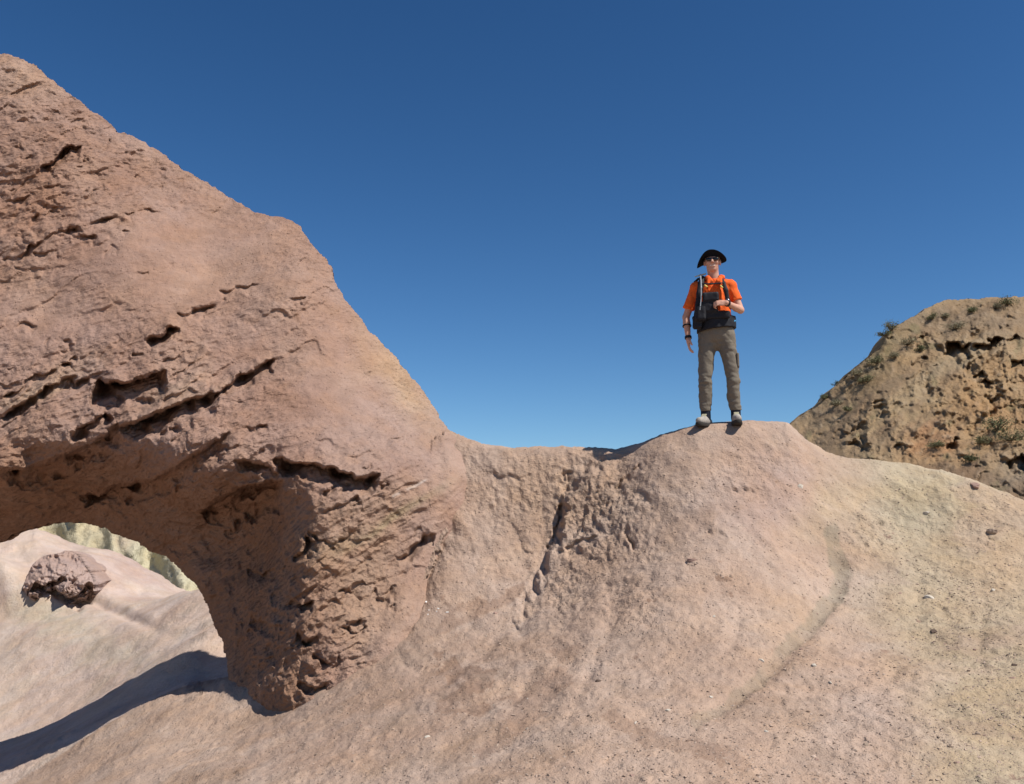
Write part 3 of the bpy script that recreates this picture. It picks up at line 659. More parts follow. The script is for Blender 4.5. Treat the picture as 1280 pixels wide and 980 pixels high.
hb = bvh_of(hill); HB = BVHTree.FromPolygons(hb.tolist(), np.array([tuple(p.vertices) for p in hill.data.polygons]).tolist())
# pale yellow ridge behind the arch
yo = [(-300,900),(-300,600),(-100,620),(0,640),(60,648),(120,640),(170,650),(250,670),(330,700),(420,730),(470,760),(470,900)]
def yel_front(U, V): return 38+ (700-V)*0.04+1.5*fbm(U*.02, V*.01, np.float32(2), 3)
def yel_detail(U, V, s0, X, Y, Z, Df):
    w = fbm(U*.03-V*.02, V*.03, np.float32(1), 5); g = 1+(.14*fbm((U+V*.9)*.05, (V-U)*.008, np.float32(4), 4, ridge=True)+.10*w)*np.clip(s0/5, .2, 1)/Y
    X, Y, Z = X*g, Y*g, Z*g
    col = np.empty(U.shape+(4,)); col[..., :3] = (.56, .50, .35)
    def pt(m, c): col[..., :3] = col[..., :3]*(1-m[..., None])+np.array(c)*m[..., None]
    pt(sstep(0, .6, w)*.4, (.66, .58, .40)); pt(bump2(U+8*w, V, 155, 678, 12, 14, -45)*.7, (.42, .32, .24)); pt(sstep(190, 215, U-V*.1+70*.1+15*w)*.8, (.56, .55, .43))
    pt(bump2(U, V, 211, 722, 5, 12, -40)*.6, (.42, .42, .36))
    col[..., 3] = .35
    return X, Y, Z, col
yel, _ = rock_body('pale_ridge', yo, None, yel_front, lambda U, V: 8+0*U, 2.0, 2.0, earth_material('pale_clay', k=4.0), None, -310, 480, 600, 880, yel_detail, back_round=100)
tag(yel, kind='structure')
# ------------------------------------------------------------------ the boulder with a broken, shaded underside on the slope beyond the arch
bo = smooth_pts([(26,744),(32,724),(42,703),(58,693),(72,692),(84,686),(99,694),(107,709),(116,722),(118,738),(113,762),(103,776),(92,780),(80,774),(66,768),(50,760),(38,756)], True, 1)
def bo_front(U, V):
    r = ((U-74)/46)**2+((V-716)/42)**2
    D = 20.6+.7*r+np.maximum(0, 742-V)*.035+.35*sstep(738, 760, V)+.3*fbm(U*.06, V*.06, np.float32(3), 3)
    ledge(U, V, D, [(34,738),(44,728),(56,733),(68,726),(76,722)], 0.8, 24, seed=61, wig=3, up=0); ledge(U, V, D, [(66,728),(74,738),(84,744),(96,742),(104,732),(110,726)], 0.8, 22, seed=62, wig=3, up=0)
    return D
def bo_detail(U, V, s0, X, Y, Z, Df):
    xs, ys, zs = [a.astype(np.float32) for a in (X, Y, Z)]
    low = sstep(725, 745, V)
    off = (.10*fbm(xs*2, ys*2, zs*2, 4)+low*.14*fbm(xs*3.5, ys*3.5, zs*3.5, 3, ridge=True))*np.clip(s0/5, .2, 1)
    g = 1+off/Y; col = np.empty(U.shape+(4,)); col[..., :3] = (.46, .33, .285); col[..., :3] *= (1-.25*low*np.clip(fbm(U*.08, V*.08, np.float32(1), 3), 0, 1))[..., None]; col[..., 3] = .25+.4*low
    return X*g, Y*g, Z*g, col
bould, _ = rock_body('boulder', bo, None, bo_front, lambda U, V: 2.2+0*U, .5, .7, earth_material('boulder_rock', k=2.0), None, 20, 130, 675, 780, bo_detail, back_round=30)
tag(bould, 'rounded pinkish boulder with a broken dark underside on the slope seen through the arch', 'boulder')
# ------------------------------------------------------------------ surface nets: smooth closed meshes out of distance fields (people, packs, shoes)
class Field:
    def __init__(s, lo, hi, h):
        s.lo = np.array(lo, float); s.h = h; s.n = np.ceil((np.array(hi)-s.lo)/h).astype(int)+1
        s.f = np.full(s.n, 1.0, np.float32)
        s.ax = [s.lo[i]+h*np.arange(s.n[i]) for i in range(3)]
    def box(s, lo, hi):
        a = np.clip(np.floor((np.array(lo)-s.lo)/s.h).astype(int), 0, s.n); b = np.clip(np.ceil((np.array(hi)-s.lo)/s.h).astype(int)+1, 0, s.n)
        sl = tuple(slice(a[i], b[i]) for i in range(3))
        G = np.meshgrid(s.ax[0][sl[0]], s.ax[1][sl[1]], s.ax[2][sl[2]], indexing='ij')
        return sl, G
    def put(s, sl, d, k=0.01):
        o = s.f[sl]
        h = np.clip(0.5+0.5*(o-d)/k, 0, 1); s.f[sl] = o*(1-h)+d*h-k*h*(1-h)
    def cone(s, a, b, ra, rb, k=0.01, sq=(1, 1)):
        """round cone from a to b; sq flattens along y by sq[0] at a and sq[1] at b (front-back)"""
        a = np.array(a, float); b = np.array(b, float); m = max(ra, rb)*max(1, 1/min(1, *sq))+3*k+.01
        sl, (x, y, z) = s.box(np.minimum(a, b)-m, np.maximum(a, b)+m)
        if x.size == 0: return
        d = b-a; l2 = (d**2).sum()+1e-12
        t = np.clip(((x-a[0])*d[0]+(y-a[1])*d[1]+(z-a[2])*d[2])/l2, 0, 1)
        q = sq[0]+(sq[1]-sq[0])*t
        r = np.sqrt((x-a[0]-t*d[0])**2+((y-a[1]-t*d[1])/q)**2+(z-a[2]-t*d[2])**2)-(ra+(rb-ra)*t)
        s.put(sl, r*np.minimum(1, q), k)
    def chain(s, pts, rs, k=0.01, sq=None):
        for i in range(len(pts)-1):
            s.cone(pts[i], pts[i+1], rs[i], rs[i+1], k, (1, 1) if sq is None else (sq[i], sq[i+1]))
    def ell(s, c, r, k=0.01, rot=None):
        m = max(r)+3*k+.01; sl, (x, y, z) = s.box(np.array(c)-m, np.array(c)+m)
        p = [x-c[0], y-c[1], z-c[2]]
        if rot is not None:
            R = np.array(rot.to_3x3() if hasattr(rot, 'to_3x3') else rot).T
            p = [R[i, 0]*p[0]+R[i, 1]*p[1]+R[i, 2]*p[2] for i in range(3)]
        q = np.sqrt((p[0]/r[0])**2+(p[1]/r[1])**2+(p[2]/r[2])**2); s.put(sl, (q-1)*min(r), k)
    def rbox(s, c, r, rd=0.01, k=0.004, rot=None):
        m = float(np.linalg.norm(r))+.02; sl, (x, y, z) = s.box(np.array(c)-m, np.array(c)+m)
        p = [x-c[0], y-c[1], z-c[2]]
        if rot is not None:
            R = np.array(rot).T
            p = [R[i, 0]*p[0]+R[i, 1]*p[1]+R[i, 2]*p[2] for i in range(3)]
        q = [np.abs(p[i])-(r[i]-rd) for i in range(3)]
        d = np.sqrt(sum(np.maximum(a, 0)**2 for a in q))+np.minimum(np.maximum.reduce(q), 0)-rd; s.put(sl, d, k)
    def grid(s): return np.meshgrid(*s.ax, indexing='ij')
    def mesh(s, name, mat, parent=None, relax=1):
        f = s.f; ins = f < 0; n = f.shape
        c = np.zeros([m-1 for m in n], int); P = np.zeros(c.shape+(3,)); W = np.zeros(c.shape)
        corner = [(i, j, k) for i in (0, 1) for j in (0, 1) for k in (0, 1)]
        def cs(o): return tuple(slice(o[i], n[i]-1+o[i]) for i in range(3))
        for a in corner: c += ins[cs(a)]
        act = (c > 0) & (c < 8)
        idx = np.argwhere(act); I = tuple(idx.T)
        P = np.zeros((len(idx), 3)); W = np.zeros(len(idx))
        for a in corner:
            for ax in range(3):
                if a[ax]: continue
                b = list(a); b[ax] = 1
                fa = f[cs(a)][I]; fb = f[cs(b)][I]; m = (fa < 0) != (fb < 0)
                t = np.where(m, fa/np.where(m, fa-fb, 1), 0)
                p = np.array(a, float)[None]+np.zeros((len(idx), 3)); p[:, ax] = t
                P[m] += p[m]; W[m] += 1
        P = s.lo+s.h*(idx+P/np.maximum(W, 1)[:, None])
        num = np.full(act.shape, -1); num[I] = np.arange(len(idx)); Q = []
        for ax in range(3):
            o = [0, 1, 2]; o.remove(ax); u, v = o
            A = tuple(slice(1, n[i]-1) if i != ax else slice(0, n[i]-1) for i in range(3))
            B = tuple(slice(1, n[i]-1) if i != ax else slice(1, n[i]) for i in range(3))
            ia, ib = ins[A], ins[B]; e = np.argwhere(ia != ib); 
            if len(e) == 0: continue
            fl = ia[tuple(e.T)]; base = e.copy(); base[:, u] += 1; base[:, v] += 1
            def cell(du, dv):
                q = base.copy(); q[:, u] -= du; q[:, v] -= dv; return num[tuple(q.T)]
            q = np.stack([cell(1, 1), cell(0, 1), cell(0, 0), cell(1, 0)], -1)
            if ax == 1: fl = ~fl
            q[~fl] = q[~fl][:, ::-1]; Q.append(q)
        Q = np.concatenate(Q)
        for _ in range(relax):
            acc = np.zeros_like(P); cn = np.zeros(len(P))
            for i in range(4):
                for j in (1, 3):
                    np.add.at(acc, Q[:, i], P[Q[:, (i+j) % 4]]); np.add.at(cn, Q[:, i], 1)
            P = P*.5+.5*acc/np.maximum(cn, 1)[:, None]
        return make_mesh(name, P, Q, None, mat, True, parent)
def smax(a, b, k=0.006):
    h = np.clip(0.5-0.5*(b-a)/k, 0, 1); return b*(1-h)+a*h+k*h*(1-h)
# ------------------------------------------------------------------ the hiker
hp, _n = hit(900, 529.3)
MY = hp.y; GZ = hp.z
def pz(v): b = (CV-v)/F; return MY*(SP+b*CP)/(CP-b*SP)-GZ
def px(u, v): b = (CV-v)/F; return (u-898)/F*MY/(CP-b*SP)
def PT(u, v, y=0.0): return (px(u, v), y, pz(v))
h1, _ = hit(881, 531); h2, _ = hit(919, 530)
def ground_z(x, y):
    r = TB.ray_cast(Vector((x, y, 6)), Vector((0, 0, -1))); return r[0].z
MX = float(unproj(900, 529, MY)[0]); TH0 = -math.atan2(MX, MY)
person = bpy.data.objects.new('person', None); sc.collection.objects.link(person)
def to_world(p): c, s = math.cos(TH0), math.sin(TH0); return (MX+p[0]*c-p[1]*s, MY+p[0]*s+p[1]*c)
FTL, FTR = (-.135, -.03), (.165, .0)
gz = [ground_z(*to_world(FTL)), ground_z(*to_world(FTR))]
person.location = (MX, MY, min(gz)+0.0); person.rotation_euler = (0, 0, TH0)
dzL, dzR = gz[0]-min(gz), gz[1]-min(gz)
ZB = float(min(gz))-1.305     # ground found vs planned
tag(person, 'man in an orange shirt, grey trousers, black hat and sunglasses standing on the knoll', 'person')
SKIN = plain('skin', (.55, .30, .21), .6, .3, .06, 60); ORANGE = plain('orange_cloth', (.78, .13, .025), .85, .15, .08, 90, .001)
GREY = plain('grey_green_trouser_cloth', (.175, .150, .118), .9, .1, .08, 60, .002); BLACK = plain('black_nylon', (.012, .012, .016), .7, .3, .2, 60, .001)
HATM = plain('black_felt', (.010, .010, .014), .95, .1, .2, 80); GLASS = plain('dark_lens', (.008, .007, .007), .1, .6, .0, 5); WHITE = plain('tooth_white', (.75, .70, .62), .4, .4, .02)
SHOE = plain('pale_shoe', (.33, .30, .26), .8, .2, .25, 50, .002); SOLE = plain('dark_rubber', (.04, .035, .03), .9, .2, .1); SOCK = plain('dark_sock', (.022, .025, .035), .95, .1, .1)
YELLOW = plain('yellow_buckle', (.75, .55, .12), .5, .4, .05); GREYP = plain('grey_tube', (.35, .38, .40), .4, .4, .05); METAL = plain('watch_steel', (.25, .25, .27), .3, .5, .05, metal=.8); HAIR = plain('brown_hair', (.05, .03, .02), .9, .2, .2)
TH_ = plain('pale_trim', (.55, .52, .36), .8, .2, .05); BLUE = plain('blue_tab', (.05, .25, .45), .7, .2, .1)
# joints (local; -y towards the camera; x to the right of the picture)
hipL, hipR = (-.105, .0, .90), (.105, .0, .90)
knL, knR = (-.135, -.025, .46), (.148, -.02, .46)
anL, anR = (-.140, .02, .11), (.162, .03, .11)
shL, shR = PT(875, 356, .02), PT(917, 356, .02)
elL = PT(861, 391, .045); wrL = PT(863, 419, -.01)
elR = PT(928, 387, .0); wrR = PT(911, 383.5, -.215)
HC0 = np.array([px(896, 325), -.012, pz(326)])          # centre of the head
fb_ = Field((-.40, -.33, -.02), (.40, .24, 1.90), .0045)
B = fb_
B.ell((0, .01, .93), (.148, .090, .11), .03); B.cone((0, .01, .95), (0, .01, 1.12), .13, .125, .03, (.72, .72)); B.cone((0, .015, 1.12), (0, .02, 1.36), .125, .138, .03, (.72, .66))
B.cone(shL, shR, .046, .046, .04); B.cone((-.07, .02, 1.46), (.07, .02, 1.46), .045, .045, .03); B.cone((0, .03, 1.42), (HC0[0], .0, HC0[2]-.06), .062, .056, .03)
for h_, k_, a_, t_ in ((hipL, knL, anL, (-.165, -.10)), (hipR, knR, anR, (.170, -.11))):
    B.chain([h_, k_], [.080, .054], .02); B.chain([k_, (k_[0], k_[1]+.02, k_[2]-.12), a_], [.055, .055, .038], .015); B.cone(a_, (t_[0]*.6+a_[0]*.4, t_[1]*.6+a_[1]*.4, .055), .026, .020, .01)
for s_, e_, w_ in ((shL, elL, wrL), (shR, elR, wrR)):
    B.chain([s_, e_], [.048, .037], .015)
    m_ = tuple(np.array(e_)*.7+np.array(w_)*.3); B.chain([e_, m_, w_], [.037, .038, .025], .012)
# head
hx, hy, hz = HC0
B.ell((hx, hy+.018, hz+.028), (.077, .094, .088), .01); B.ell((hx, hy-.022, hz-.040), (.060, .068, .074), .03)
B.ell((hx, hy-.062, hz-.092), (.026, .020, .018), .02)      # chin
B.ell((hx, hy-.072, hz+.022), (.058, .018, .014), .015)      # brow
B.cone((hx, hy-.086, hz+.012), (hx, hy-.110, hz-.022), .009, .014, .008); B.ell((hx-.012, hy-.098, hz-.026), (.008, .009, .007), .006); B.ell((hx+.012, hy-.098, hz-.026), (.008, .009, .007), .006)
for q in (-1, 1):
    B.ell((hx+q*.036, hy-.068, hz-.022), (.024, .020, .020), .012); B.ell((hx+q*.080, hy+.012, hz-.004), (.011, .020, .033), .006)
    B.ell((hx+q*.031, hy-.080, hz+.006), (.013, .010, .010), .004)
B.cone((hx-.024, hy-.083, hz-.048), (hx+.024, hy-.083, hz-.048), .0065, .0065, .004); B.cone((hx-.022, hy-.083, hz-.067), (hx+.022, hy-.083, hz-.067), .007, .007, .004)
def hand(wr, dirv, palm_n, side, curl, thumb_dir):
    """wr wrist; dirv along the palm; palm_n out of the palm; side towards the thumb"""
    d = Vector(dirv).normalized(); n = Vector(palm_n); n = (n-d*n.dot(d)).normalized(); t = Vector(side); t = (t-d*t.dot(d)-n*t.dot(n)).normalized()
    w = Vector(wr); pc = w+d*.052
    R = np.array([list(t), list(n), list(d)]).T
    B.ell(tuple(pc), (.040, .017, .052), .010, R)
    B.cone(tuple(w), tuple(w+d*.04), .025, .022, .012)
    for i, (off, ln, r) in enumerate(((.030, .074, .0088), (.011, .082, .0092), (-.009, .076, .0088), (-.028, .060, .0080))):
        p = w+d*.092+t*off; base = w+d*.06+t*off*.8; pts = [tuple(base), tuple(p)]; a = curl*.55; dd = d.copy()
        for f_ in (.45, .32, .25):
            dd = (d*math.cos(a)+n*math.sin(a)); p = p+dd*ln*f_; pts.append(tuple(p)); a += curl*.8
        B.chain(pts, [r*1.15, r*1.1, r, r*.92, r*.85], .0025)
    td = Vector(thumb_dir).normalized(); b = w+d*.022+t*.024; p1 = b+(t*.6+d*.6+n*.3).normalized()*.034; p2 = p1+td*.030; p3 = p2+(td+n*.2).normalized()*.024
    B.chain([tuple(b), tuple(p1), tuple(p2), tuple(p3)], [.016, .0125, .0105, .009], .004)
dL = Vector((.05, -.10, -1.0)); hand(wrL, dL, (1, .1, 0), (0, -1, 0), .42, (.3, -.35, -.9))
dR = Vector((-1, -.10, -.02)); hand(wrR, dR, (0, .8, -.6), (0, -.35, .9), 1.15, (-.9, .3, .15))
body = B.mesh('body', SKIN, person, 1)
def clothes(name, fld, mat, fold, cuts, seed, thick=.0):
    x, y, z = fld.grid(); f = fld.f
    band = np.abs(f) < .03
    n = np.zeros(f.shape, np.float32)
    xb, yb, zb = x[band], y[band], z[band]
    n[band] = fold(xb, yb, zb)
    f = f+n
    for c in cuts: f = smax(f, c(x, y, z), .004)
    fld.f = f.astype(np.float32); return fld.mesh(name, mat, person, 1)
# shirt with sleeves and collar
S = Field((-.40, -.24, .94), (.40, .24, 1.60), .006)
S.cone((0, .01, .98), (0, .01, 1.15), .158, .150, .03, (.76, .76)); S.cone((0, .01, 1.15), (0, .01, 1.36), .150, .160, .05, (.78, .78)); S.cone(shL, shR, .074, .074, .03); S.cone((-.05, .025, 1.515), (-.15, .02, shL[2]+.005), .055, .058, .03); S.cone((.05, .025, 1.515), (.15, .02, shR[2]+.005), .055, .058, .03)
S.cone((0, .025, 1.40), (0, .010, 1.555), .11, .070, .03); S.cone((-.11, .02, 1.43), (.11, .02, 1.43), .074, .074, .03)
cuL = np.array(shL)*.25+np.array(elL)*.75; cuR = np.array(shR)*.33+np.array(elR)*.67
S.chain([shL, tuple(cuL+np.array([-.005, -.01, 0]))], [.066, .068], .025); S.chain([shR, tuple(cuR)], [.064, .063], .025)
def cutplane(p, nrm, near=.13):
    p = np.array(p); nn = np.array(nrm)/np.linalg.norm(nrm)
    def g(x, y, z):
        d = (x-p[0])*nn[0]+(y-p[1])*nn[1]+(z-p[2])*nn[2]; r = np.sqrt((x-p[0])**2+(y-p[1])**2+(z-p[2])**2)-near
        return np.where(r < 0, d, -1)
    return g
ax_l = np.array(elL)-np.array(shL); ax_r = np.array(elR)-np.array(shR)
pl = np.array(shL)+ax_l*.74; pr = np.array(shR)+ax_r*.62
def neck_cut(x, y, z): return -np.maximum(np.hypot(x, (y+.01)*.9)-.060-.012*np.clip(-y*10, 0, 1), 1.545+.25*(y+.05)-z)
shirt = clothes('shirt', S, ORANGE, lambda x, y, z: .007*fbm(x*9+z*3, y*9, z*6, 3, ridge=True)+.005*perlin(x*26+z*8, y*26, z*12),
    [cutplane(pl, ax_l, .115), cutplane(pr, ax_r, .10), neck_cut, lambda x, y, z: .97-z], 3)
# collar: two flaps round the neck
K = Field((-.14, -.20, 1.36), (.14, .15, 1.64), .005)
for q in (-1, 1):
    K.chain([(q*.010, .088, 1.575), (q*.064, .050, 1.575), (q*.082, -.015, 1.563), (q*.068, -.084, 1.548), (q*.030, -.128, 1.495)], [.020, .022, .024, .024, .020], .006, [1, .6, .6, .5, .5])
    K.cone((q*.054, -.110, 1.52), (q*.068, -.155, 1.445), .024, .010, .006, (.5, .5))
K.mesh('collar', ORANGE, person)
# trousers
T = Field((-.30, -.20, .07), (.30, .20, 1.09), .006)
T.cone((0, .01, 1.00), (0, .01, 1.06), .175, .165, .02, (.76, .76)); T.ell((0, .015, .95), (.190, .125, .15), .03)
for h_, k_, a_ in ((hipL, knL, anL), (hipR, knR, anR)):
    T.cone((h_[0]*.92, h_[1], h_[2]+.02), k_, .100, .070, .018, (1, 1)); c_ = (a_[0], a_[1], a_[2]+.045); T.chain([k_, (k_[0]*.99, k_[1]+.03, k_[2]-.14), c_], [.071, .072, .063], .012)
T.ell((0, .0, .83), (.05, .06, .05), .04)
def tfold(x, y, z):
    kn = np.exp(-((z-.43)/.09)**2)+.7*np.exp(-((z-.20)/.07)**2)+.6*np.exp(-((z-.82)/.08)**2)
    w_ = perlin(x*8+3, y*8, z*30)+.6*perlin(x*14, y*12, z*44+5)
    return .0065*kn*w_+.008*fbm(x*8+z*4, y*8, z*6, 3, ridge=True)*.8
trousers = clothes('trousers', T, GREY, tfold, [lambda x, y, z: (.152+.1*y)-z, lambda x, y, z: z-1.075], 5)
PK = Field((.18, -.12, .52), (.28, .12, .78), .005); PK.rbox((.203, -.01, .665), (.014, .06, .075), .01, .004); PK.mesh('cargo_pocket', GREY, trousers)
for (a_, t_, dzz, s_) in ((anL, (-.205, -.105), dzL, -1), (anR, (.178, -.125), dzR, 1)):
    O = Field((a_[0]-.08, -.08, .02), (a_[0]+.08, .12, .21), .005); O.cone((a_[0], a_[1], .075), (a_[0], a_[1], .175), .050, .050, .01); O.mesh('sock', SOCK, person)
    sh = Field((min(a_[0], t_[0])-.10, -.24, -.03+dzz), (max(a_[0], t_[0])+.10, .16, .16+dzz), .0042)
    hl = np.array([a_[0]-(t_[0]-a_[0])*.35, a_[1]+.045, .045+dzz]); toe = np.array([t_[0], t_[1]-.04, .035+dzz]); mid = hl*.45+toe*.55
    sh.cone(hl, mid+np.array([0, 0, .012]), .041, .044, .02); sh.cone(mid, toe, .046, .036, .02); sh.cone(mid+np.array([0, .04, .03]), (a_[0], a_[1]+.01, .095+dzz), .036, .044, .02)
    xx, yy, zz = sh.grid(); sh.f = smax(sh.f, (.010+dzz)-zz, .004).astype(np.float32); sh.f = smax(sh.f, zz-(.104+dzz), .004).astype(np.float32)
    so = sh.mesh('shoe', SHOE, person)
    SO = Field((min(a_[0], t_[0])-.10, -.24, -.05+dzz), (max(a_[0], t_[0])+.10, .16, .05+dzz), .0042)
    SO.cone((hl[0], hl[1], .0+dzz), (mid[0], mid[1], .0+dzz), .043, .050, .02); SO.cone((mid[0], mid[1], 0+dzz), (toe[0], toe[1]-.004, 0+dzz), .050, .040, .02)
    xx, yy, zz = SO.grid(); SO.f = smax(SO.f, zz-(.020+dzz), .003).astype(np.float32); SO.f = smax(SO.f, (-.022+dzz)-zz, .003).astype(np.float32); SO.mesh('sole', SOLE, so)
    for i in range(4):
        tpt = mid*(1-i*.16)+np.array([a_[0], a_[1]-.05, .09+dzz])*(i*.16)
        LZ = Field(tuple(np.array([tpt[0]-.05, tpt[1]-.07, tpt[2]+.0])), (tpt[0]+.05, tpt[1]+.03, tpt[2]+.10), .004)
        LZ.cone((tpt[0]-.022, tpt[1]-.02, tpt[2]+.046), (tpt[0]+.022, tpt[1]-.02, tpt[2]+.046), .005, .005, .002); LZ.mesh('lace', TH_, so)
# head gear
E = Field((hx-.10, -.17, hz-.04), (hx+.10, .06, hz+.06), .0032)
for q in (-1, 1):
    E.ell((hx+q*.034, hy-.093, hz+.006), (.031, .012, .0185), .004); E.cone((hx+q*.064, hy-.082, hz+.014), (hx+q*.086, hy+.02, hz+.010), .005, .004, .003)
E.cone((hx-.06, hy-.094, hz+.020), (hx+.06, hy-.094, hz+.020), .0055, .0055, .004); E.mesh('sunglasses', GLASS, person)
TE = Field((hx-.05, -.14, hz-.08), (hx+.05, -.05, hz-.03), .003); TE.cone((hx-.021, hy-.0835, hz-.0575), (hx+.021, hy-.0835, hz-.0575), .0055, .0055, .003); TE.mesh('teeth', WHITE, person)
HR = Field((hx-.11, -.11, hz-.07), (hx+.11, .14, hz+.13), .005); HR.ell((hx, hy+.026, hz+.028), (.081, .093, .088), .005); xx, yy, zz = HR.grid()
HR.f = smax(HR.f, -(yy-(hy-.005)+.5*(zz-hz)*0), .01).astype(np.float32); HR.mesh('hair', HAIR, person)
# floppy brimmed hat: crown and a soft, upturned brim
zb = hz+.052
CR = Field((hx-.12, -.15, zb-.03), (hx+.12, .15, zb+.12), .004); CR.ell((hx, hy+.015, zb+.006), (.098, .108, .058), .01); xx, yy, zz = CR.grid()
CR.f = smax(CR.f, (zb-.005+.12*(yy-hy))*-1*-1-zz, .004).astype(np.float32); CR.f = (CR.f+.003*perlin(xx*20, yy*20, zz*20)).astype(np.float32)
hat = CR.mesh('hat', HATM, person)
na, nr_ = 72, 10; ph = np.linspace(0, 2*PI, na, endpoint=False); V0 = []
for side in (0, 1):
    for j in range(nr_):
        t = j/(nr_-1)
        rx = .092+t*.056; ry = .100+t*.052
        x_ = hx+rx*np.cos(ph); y_ = hy+.015+ry*np.sin(ph)
        frontal = np.clip(-np.sin(ph), 0, 1); sidel = np.clip(-np.cos(ph), 0, 1); sider = np.clip(np.cos(ph), 0, 1)
        z_ = zb+.004+t*(.040*frontal-.090*sidel**2.2-.050*sider**2.2-.02*np.clip(np.sin(ph), 0, 1))+.007*t*np.sin(3*ph+1)+.03*t*t*sider*.4
        x_ = x_+t*.012*sidel*-1
        V0.append(np.stack([x_, y_, z_-side*.004], -1))
V0 = np.concatenate(V0); Q = []
for j in range(nr_-1):
    for i in range(na):
        i2 = (i+1) % na; a = j*na+i; b = j*na+i2; c = (j+1)*na+i2; d = (j+1)*na+i; o = nr_*na
        Q.append((a, d, c, b)); Q.append((o+a, o+b, o+c, o+d))
for i in range(na):
    i2 = (i+1) % na; a = (nr_-1)*na+i; b = (nr_-1)*na+i2; o = nr_*na; Q.append((a, o+a, o+b, b)); a, b = i, i2; Q.append((a, b, o+b, o+a))
make_mesh('brim', V0, np.array(Q), None, HATM, True, hat)
ED = []
# wrist things
def band(c, axis, r, wd, mat, name, par=person):
    c = np.array(c); a = np.array(axis)/np.linalg.norm(axis)
    W = Field(c-.06, c+.06, .0035); xx, yy, zz = W.grid()
    al = (xx-c[0])*a[0]+(yy-c[1])*a[1]+(zz-c[2])*a[2]; rad = np.sqrt(np.maximum((xx-c[0])**2+(yy-c[1])**2+(zz-c[2])**2-al**2, 0))
    W.f = np.maximum(np.abs(al)-wd/2, np.abs(rad-r)-.0045).astype(np.float32); return W.mesh(name, mat, par)
fL = np.array(wrL)-np.array(elL); fR = np.array(wrR)-np.array(elR)
band(np.array(wrL)-fL*.03, fL, .032, .030, BLACK, 'wristband'); band(np.array(elL)+fL*.42, fL, .043, .014, BLACK, 'cord_band')
wt = band(np.array(wrR)-fR*.06, fR, .032, .024, BLACK, 'wristwatch')
WF = Field(np.array(wrR)-.08, np.array(wrR)+.08, .0035); wc = np.array(wrR)-fR*.06+np.array([.004, -.020, .026]); WF.ell(tuple(wc), (.020, .012, .018), .003); WF.mesh('watch_face', METAL, wt)
# ---------------- the backpack he carries: a thing of its own
pack = bpy.data.objects.new('backpack', None); sc.collection.objects.link(pack); pack.location = person.location; pack.rotation_euler = person.rotation_euler
tag(pack, 'black backpack worn by the man, with chest pouch, hip belt and pale drinking tube', 'backpack')
PB = Field((-.28, .05, .95), (.24, .42, 1.62), .008); PB.rbox((-.045, .215, 1.25), (.145, .10, .235), .05); PB.rbox((-.115, .17, 1.50), (.06, .07, .045), .03, .02); PB.rbox((-.03, .30, 1.18), (.11, .05, .13), .03, .01)
xx, yy, zz = PB.grid(); PB.f = (PB.f+.008*fbm(xx*8, yy*8, zz*8, 3)).astype(np.float32); PB.mesh('pack_bag', BLACK, pack)
def strap(pts, rs, name, mat=BLACK, sq=.5, par=pack, h=.005, k=.006):
    A = np.array(pts); m = max(rs)+.03; W = Field(A.min(0)-m, A.max(0)+m, h); W.chain([tuple(p) for p in A], rs, k, [sq]*len(pts)); return W.mesh(name, mat, par)
strap([(-.10, .12, 1.50), (-.105, .03, 1.545), PT(883, 347, -.06), PT(881, 356, -.115), PT(879, 368, -.142), PT(877, 382, -.142), PT(874, 394, -.12)], [.030, .030, .030, .031, .031, .030, .026], 'shoulder_strap')
strap([(.09, .12, 1.50), (.092, .03, 1.540), PT(905, 347, -.06), PT(908, 356, -.115), PT(911, 366, -.140), PT(912.5, 376, -.140), PT(916, 386, -.09)], [.025, .025, .024, .025, .025, .022, .018], 'shoulder_strap')
strap([PT(884, 356.5, -.150), PT(893, 357.5, -.160), PT(908, 357, -.150)], [.010, .010, .010], 'chest_strap')
hb_ = Field((-.26, -.22, .95), (.26, .2, 1.16), .006); xx, yy, zz = hb_.grid()
zc = 1.055+.10*xx; e_ = np.sqrt((xx/1.0)**2+((yy-.005)/.80)**2)
hb_.f = np.maximum(np.abs(e_-.188)-.014, np.abs(zz-zc)-.060).astype(np.float32); hb_.f = (hb_.f+.003*perlin(xx*25, yy*25, zz*25)).astype(np.float32); hb_.mesh('hip_belt', BLACK, pack)
CPH = Field((-.16, -.27, 1.02), (.16, -.08, 1.42), .006)
CPH.rbox(PT(892.5, 374, -.165), (.082, .034, .050), .02); CPH.rbox(PT(889, 386, -.158), (.095, .030, .055), .02, .02); CPH.rbox(PT(899, 396, -.145), (.135, .026, .040), .02, .02)
xx, yy, zz = CPH.grid(); CPH.f = (CPH.f+.004*fbm(xx*14, yy*14, zz*14, 2)).astype(np.float32); cp = CPH.mesh('chest_pouch', BLACK, pack)
HO = Field((-.32, -.24, .80), (-.06, .02, 1.22), .006); HO.rbox(PT(880, 392, -.155), (.055, .045, .095), .03); HO.rbox(PT(875, 403, -.120), (.050, .04, .07), .025, .02)
xx, yy, zz = HO.grid(); HO.f = (HO.f+.004*fbm(xx*14, yy*14, zz*14, 2)).astype(np.float32); HO.mesh('side_pouch', BLACK, pack)
strap([PT(881, 341, -.05), PT(881.5, 352, -.150), PT(881.5, 362, -.180), PT(881, 375, -.185), PT(879, 390, -.20)], [.007, .007, .007, .007, .006], 'drinking_tube', GREYP, 1.0)
strap([PT(874, 340, .06), PT(880, 339, .05), PT(887, 338, .04)], [.006, .008, .008], 'sunlit_top_edge', TH_, 1.0)  # pale strip added for the sunlit upper edge of the pack
